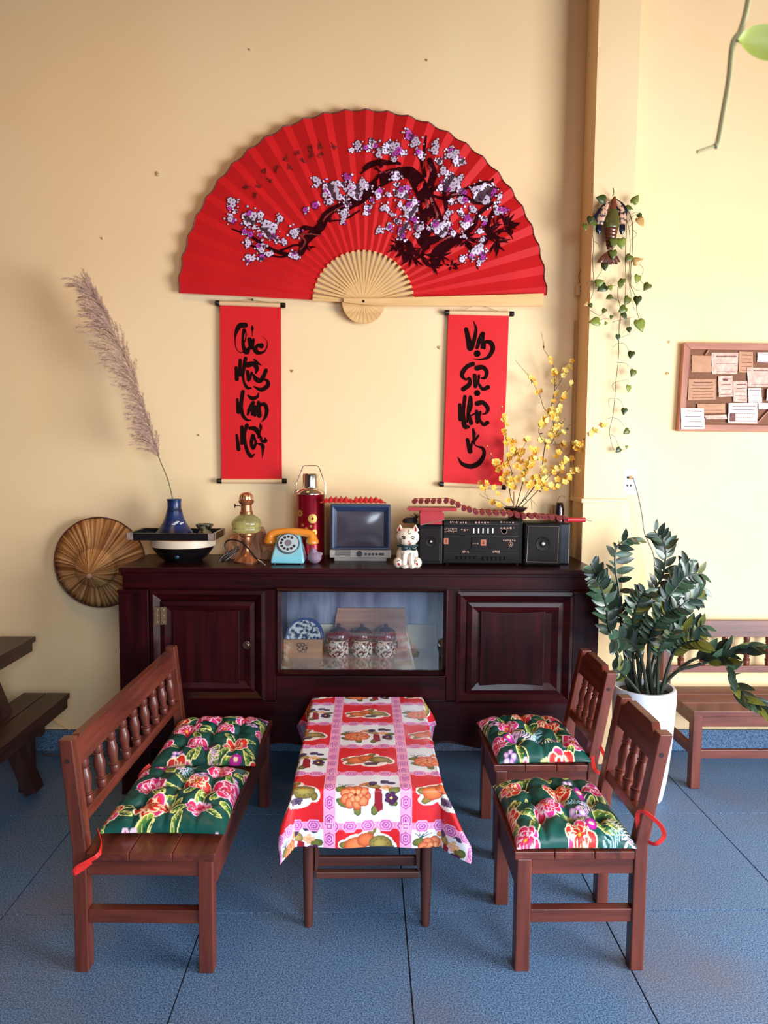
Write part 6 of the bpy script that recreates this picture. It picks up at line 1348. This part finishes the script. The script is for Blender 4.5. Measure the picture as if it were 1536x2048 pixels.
# ================================================================ NOTICE BOARD
c3 = lambda x, y: (1330+x/7.456, 660+y/7.456)
NY = WY-.002; nb = thing('notice_board', 'wood-framed burlap notice board on the right wall', 'notice board', tuple(P(1450, 770, WY)))
RW = ((176, 116, 92), (140, 84, 66)); RX, RZ = wood('rosy_frame_wood', *RW, .6, 'x'), wood('rosy_frame_wood', *RW, .6, 'z')
BURL = M('burlap', (134, 88, 64), .9, 0, .35, 240, bump=.2)
TLc, BLc = P(1368, 685, NY-.02), P(1356, 862, NY-.02); XR = 2.02; Ztp, Zbt = TLc[2], BLc[2]; xT, xB = TLc[0], BLc[0]; fw = .030
MB().hexa([(xB+.01, NY-.008, Zbt+.01), (XR, NY-.008, Zbt+.01), (XR, NY+.004, Zbt+.01), (xB+.01, NY+.004, Zbt+.01)], [(xT+.01, NY-.008, Ztp-.01), (XR, NY-.008, Ztp-.01), (XR, NY+.004, Ztp-.01), (xT+.01, NY+.004, Ztp-.01)]).build('burlap_panel', BURL, nb)
def fbar(p4, nm, mat): MB().prism([(x, NY-.022, z) for x, z in p4], (0, .026, 0)).build(nm, mat, nb, bevel=.002)
fbar([(xT, Ztp), (XR+.03, Ztp), (XR, Ztp-fw), (xT+fw, Ztp-fw)], 'frame_rail', RX); fbar([(xB, Zbt), (XR+.03, Zbt), (XR, Zbt+fw), (xB+fw, Zbt+fw)], 'frame_rail', RX)
fbar([(xB, Zbt), (xB+fw, Zbt+fw), (xT+fw, Ztp-fw), (xT, Ztp)], 'frame_stile', RZ); fbar([(XR+.03, Zbt), (XR, Zbt+fw), (XR, Ztp-fw), (XR+.03, Ztp)], 'frame_stile', RZ)
for (p, q) in (((1365, 1385), (1560, 1180)), ((640, 300), (590, 380))): a, b = P(*c3(*p), NY-.010), P(*c3(*q), NY-.010); MB().bar((a[0], NY-.011, a[2]), (b[0], NY-.011, b[2]), .005, .016, (0, 1, 0)).build('brace', RX, nb)
pcs = {'pink': M('aged_pink_paper', (226, 190, 174), .8, 0, 0, 40, (1, 1, 1), .25, (190, 146, 130), .2), 'brown': M('brown_paper', (190, 140, 108), .8, 0, .2, 30), 'pale': M('pale_paper', (236, 212, 204), .8, 0, .14, 40, bump=.2)}
PINK_ = M('paper_print', (112, 66, 62), .8)
NOTES = [((395,385,725,630),'brown','brown envelope-like paper at the top left of the notice board',0), ((690,335,1085,655),'pink','large crumpled note at the top middle of the notice board',3), ((1100,325,1305,635),'brown','narrow tan note with dark heading at the top of the notice board',5), ((1380,335,1570,480),'pale','small white card near the top right of the notice board',2), ((1225,565,1640,850),'pink','wide crumpled note with red lettering at the right of the notice board',2), ((345,730,765,1040),'brown','large tan note with slanted heading at the left of the notice board',6), ((800,690,1010,995),'pink','narrow note with a small dark picture near the board centre',4), ((1020,765,1225,1075),'pink','pink note with a round drawing right of the board centre',5), ((1240,865,1435,1080),'pale','small pale note under the wide red-lettered note',3), ((490,1095,900,1235),'brown','torn tan strip with one bold word below the large tan note',1), ((230,1160,585,1480),'pale','white note pinned over the bottom left corner of the frame',4), ((600,1270,925,1330),'pink','thin paper strip along the bottom of the notice board',1), ((945,1085,1375,1390),'pale','large pale note with a dark photo at the bottom of the notice board',5), ((1395,1090,1580,1180),'pale','small white card at the lower right of the notice board',2), ((1510,870,1620,1050),'pale','little white slip at the right edge of the notice board',2)]
for i, ((x0, y0, x1, y1), kd, lbl, nl) in enumerate(NOTES):
    yy = NY-.0095-.0008*i if i != 10 else NY-.0245
    cs = [c3(x0+rg.uniform(-12, 12), y0+rg.uniform(-8, 8)), c3(x1+rg.uniform(-12, 12), y0+rg.uniform(-8, 8)), c3(x1+rg.uniform(-12, 12), y1+rg.uniform(-8, 8)), c3(x0+rg.uniform(-12, 12), y1+rg.uniform(-8, 8))]
    Q = [P(*c, yy) for c in cs]; t = thing('paper_note', lbl, 'note', tuple(sum(Q)/4)); t['group'] = 'notes on the notice board'
    n_ = 7; vs = []; fs = []
    for j in range(n_+1):
        for k in range(n_+1):
            u, v = k/n_, j/n_; p = (Q[0]*(1-u)+Q[1]*u)*(1-v)+(Q[3]*(1-u)+Q[2]*u)*v; e = 0 if (0 < j < n_ and 0 < k < n_) else 1
            vs.append((p[0], p[1]-(rg.uniform(0, .0012) if kd != 'brown' else rg.uniform(0, .0004))-(.002 if (e and rg.random() < .3) else 0), p[2]))
    for j in range(n_):
        for k in range(n_): fs.append((j*(n_+1)+k, j*(n_+1)+k+1, (j+1)*(n_+1)+k+1, (j+1)*(n_+1)+k))
    sh = MB().add(vs, fs).build('sheet', pcs[kd], t); so = sh.modifiers.new('t', 'SOLIDIFY'); so.thickness = .0004
    if nl:
        mb = MB()
        for l in range(nl):
            v = .14+.74*l/max(1, nl-1) if nl > 1 else .7; u0 = rg.uniform(.10, .3)
            while u0 < .86:
                du = rg.uniform(.03, .10); hgt = (.05 if l else .075); 
                pp = [(Q[0]*(1-u)+Q[1]*u)*(1-vv)+(Q[3]*(1-u)+Q[2]*u)*vv for u, vv in ((u0, v), (u0+du, v), (u0+du, v+hgt*.5), (u0, v+hgt*.5))]
                mb.add([(p[0], p[1]-.0030, p[2]) for p in pp], [(0, 1, 2, 3)]); u0 += du+.02
        if i in (6, 12): 
            a_, b_ = (.36, .12) if i == 6 else (.06, .5); c_, d_ = (.66, .24) if i == 6 else (.24, .92)
            pp = [(Q[0]*(1-u)+Q[1]*u)*(1-vv)+(Q[3]*(1-u)+Q[2]*u)*vv for u, vv in ((a_, b_), (c_, b_), (c_, d_), (a_, d_))]; mb.add([(p[0], p[1]-.0031, p[2]) for p in pp], [(0, 1, 2, 3)])
        mb.build('printed_lines', PINK_, t, kind='stuff')

# ================================================================ POTTED PLANT
pcx, pcy = 1.125, 2.835; ptop = P(1300, 1372, pcy)[2]
pt = thing('potted_plant', 'glossy dark green plant with arching leafy stems in a tall white pot', 'plant', (pcx, pcy, 0))
WPOT = M('white_glazed_pot', (206, 212, 222), .35, 0, .05, 4, coat=.2)
MB().lathe([(0, .002), (.080, .002), (.086, .010), (.100, .09), (.113, .22), (.121, ptop*.78), (.124, ptop*.90), (.122, ptop-.006), (.119, ptop), (.110, ptop), (.108, ptop-.03), (0, ptop-.03)], (pcx, pcy, 0), 48).build('pot', WPOT, pt, True)
MB().lathe([(.106, ptop-.028), (.06, ptop-.02), (0, ptop-.018)], (pcx, pcy, 0), 24, mod=lambda a, i: 1+.02*sin(7*a)).build('soil', M('dark_soil', (40, 26, 20), .95, 0, .4, 60, bump=.4), pt, True)
c8 = lambda x, y: (1130+x/3.532, 1040+y/3.532)
STEMS = [([(470,1170),(430,1000),(400,750),(380,500),(355,330),(365,200),(430,140),(515,122)],.02,11,'r'), ([(490,1170),(430,850),(385,660),(300,550),(235,420),(180,310)],-.03,14,'b'), ([(560,1170),(560,800),(600,560),(690,390),(710,230),(690,150),(625,70)],.05,15,'b'),
         ([(600,1170),(690,780),(715,580),(790,470),(860,395),(970,378)],.0,14,'b'), ([(640,1160),(700,900),(820,640),(900,510),(985,480)],.06,11,'b'), ([(690,1160),(790,1070),(900,1035),(1010,1000),(1110,985),(1160,1080),(1200,1190),(1260,1265),(1340,1310),(1395,1370)],-.10,12,'u'),
         ([(680,1150),(820,1040),(950,970),(1100,950),(1230,915),(1345,905)],-.06,9,'u'), ([(450,1160),(350,900),(305,750),(290,600),(255,480),(225,420)],-.04,14,'b'), ([(540,1160),(500,850),(480,700),(530,560),(570,500)],-.06,13,'b'), ([(620,1160),(700,880),(800,790),(900,770),(990,745)],-.05,12,'b'),
         ([(590,1160),(630,760),(730,520),(830,380),(880,270)],.08,15,'b'), ([(520,1170),(430,1110),(380,1070),(340,1050)],-.08,5,'b'), ([(610,1160),(590,900),(640,740),(720,660),(800,620)],-.09,13,'b'), ([(560,1160),(530,950),(440,850),(380,840),(330,850)],-.10,9,'b'), ([(660,1160),(760,950),(850,870),(950,850)],-.11,10,'b'),
         ([(640,1160),(660,950),(700,850),(760,800)],-.13,9,'b'), ([(500,1160),(480,980),(520,820),(600,700)],-.02,11,'b'), ([(600,1160),(660,860),(760,680),(880,560),(960,560)],.03,13,'b')]
ZZ = [M('zz_leaf_dark', (34, 50, 36), .34, 0, .3, 14, coat=.15), M('zz_leaf_mid', (58, 84, 62), .34, 0, .3, 14, coat=.15), M('zz_leaf_olive', (98, 100, 36), .36, 0, .3, 14, coat=.1)]
ZS = M('zz_stem', (40, 48, 34), .4, 0, .3, 30)
def zzleaf(mat):
    n_ = 7; vs = []; fs = []
    for i in range(n_+1):
        t = i/n_; w_ = .23*sin(pi*(.03+.95*t))**.75*(1.08-.35*t)
        for s in (-1, 0, 1): vs.append((w_*s, t, .10*w_*abs(s)*2-.10*t*t))
    for i in range(n_):
        for j in range(2): fs.append((i*3+j, i*3+j+1, (i+1)*3+j+1, (i+1)*3+j))
    return MB().add(vs, fs).build('leaf', mat, pt, True, ang=80, local=True)
zsrc = [zzleaf(m) for m in ZZ]; zused = set(); rg = random.Random(31)
def zplace(k, p, d_, nrm, size):
    d_ = d_.normalized(); ux = d_.cross(nrm); ux = ux.normalized() if ux.length > 1e-4 else Vector((1, 0, 0)); n2 = ux.cross(d_); m4 = Matrix((ux, d_, n2)).transposed().to_4x4()
    mw_ = Matrix.Translation(p) @ m4 @ Matrix.Scale(size, 4)
    if k not in zused: zused.add(k); zsrc[k].matrix_local = Matrix.Translation(-Vector(ORG[pt.name])) @ mw_
    else: inst(zsrc[k], pt, mw_)
nl = 0
for si, (pl, dep, nlv, sd_) in enumerate(STEMS):
    pts = []; n_ = len(pl)
    for i, (x, y) in enumerate(pl):
        t = i/(n_-1); pts.append(P(*c8(x, y), min(3.27, pcy+dep*(.3+1.6*t)+.0)))
    a = 2*pi*si/len(STEMS); pts[0] = np.array([pcx+(pl[0][0]-575)/3.532*pcy/FPX*.75, pcy+.035*sin(a)+dep*.3, ptop-.03])
    q = cr(pts, 8); m_ = len(q)
    MB().tube(q, [.0068*(1-.80*i/m_)+.0008 for i in range(m_)], 8).build('stem', ZS, pt, True)
    for k in range(nlv*2):
        t = .34+.64*(k/(nlv*2-1)); i = min(m_-2, int(t*(m_-1))); p = Vector(q[i]); tg = (Vector(q[i+1])-Vector(q[max(0, i-1)])).normalized(); s = 1 if k % 2 else -1
        side = tg.cross(Vector((0, -1, .15))).normalized()
        if sd_ == 'r': side = Vector((1, -.2, -.6)) if s > 0 else Vector((-.7, -.6, -.1))
        if sd_ == 'u': side = Vector((.05, -.3, 1)) if s > 0 and t < .62 else (Vector((.7, -.5, .35)) if s > 0 else Vector((-.15, -.8, -.2)))
        d_ = tg*rg.uniform(.5, .9)+side*s*(1 if sd_ == 'b' else s)+Vector((0, rg.uniform(-.55, .25), rg.uniform(-.1, .25)))
        nrm = Vector((rg.uniform(-.5, .5), -1, rg.uniform(.0, .9))).normalized()
        sz = (.070-.020*abs(t-.62)/.4)*rg.uniform(.82, 1.12)*(1.25 if si in (5, 6, 14) else 1)
        ko = 2 if (si in (14,) and k % 2) or (si in (5, 9, 11) and k % 5 == 0) or rg.random() < .05 else (0 if rg.random() < .55 else 1)
        if p.y > 3.2: continue
        zplace(ko, p, d_, nrm, sz); nl += 1

# ================================================================ PICNIC TABLE AT THE LEFT
DW = ((64, 34, 28), (38, 20, 18)); DX, DYm, DZm = [wood('dark_stained_wood', *DW, .45, a) for a in 'xyz']
pn = thing('picnic_table', 'dark stained picnic table with attached bench at the left edge', 'picnic table', (-1.75, 2.3, 0))
ye = 3.13; zt0 = .585; xe = Z(67, 1275, zt0)[0]; xb1 = Z(140, 1385, .335)[0]; xb0 = Z(48, 1385, .335)[0]
for i in range(4): MB().box((xe-.62+.157*i, 1.35, zt0-.022), (xe-.62+.157*i+.15, ye, zt0)).build('top_board', DYm, pn, bevel=.002)
MB().box((xe-.008-.02, 1.36, zt0-.062), (xe-.010, ye-.012, zt0-.0225)).build('top_apron', DYm, pn)
for x in (xe-.6,): MB().box((x, 1.36, zt0-.062), (x+.02, ye-.012, zt0-.0225)).build('top_apron', DYm, pn)
wb = (xb1-xb0); MB().box((xb0, 1.5, .313), (xb0+wb/2-.002, ye, .335)).build('bench_board', DYm, pn, bevel=.002); MB().box((xb0+wb/2+.002, 1.5, .313), (xb1, ye, .335)).build('bench_board', DYm, pn, bevel=.002)
MB().box((xb1-.024, 1.52, .273), (xb1-.006, ye-.012, .3125)).build('bench_apron', DYm, pn)
for y in (2.86, 1.75):
    MB().bar((xe-.10, y, zt0-.04), (xb1-.04, y, .002+.018), .05, .07, (0, 1, 0)).build('slanted_leg', DZm, pn)
    MB().bar((xe-.5, y, zt0-.04), (xe-.82, y, .02), .05, .07, (0, 1, 0)).build('slanted_leg', DZm, pn)
    MB().box((xe-.80, y+.026, .235), (xb1-.02, y+.066, .3125)).build('cross_beam', DX, pn)
    MB().box((xb1-.115, y+.026, .002), (xb1-.06, y+.066, .2345)).build('bench_leg', DZm, pn)
fcb = MB().tube(cr([Z(78, 1490, .004), Z(90, 1508, .004), Z(112, 1510, .004), Z(170, 1511, .004), Z(230, 1508, .004)], 6), .004, 7).build('floor_cable', M('grey_floor_cable', (96, 84, 80), .4), smooth=True)
tag(recenter(fcb, tuple(Z(110, 1510, .0))), 'thin cable lying on the floor at the foot of the wall', 'cable')
wcb = MB().tube([P(100, 1437, WY+.004), P(143, 1462, WY+.004)], .003, 6).build('wall_cable', TRK); tag(recenter(wcb, tuple(P(120, 1450, WY))), 'short painted cable slanting down the wall near the floor', 'cable')
for c in (fA, fB, bud, lfm):
    pass
bpy.context.view_layer.update()
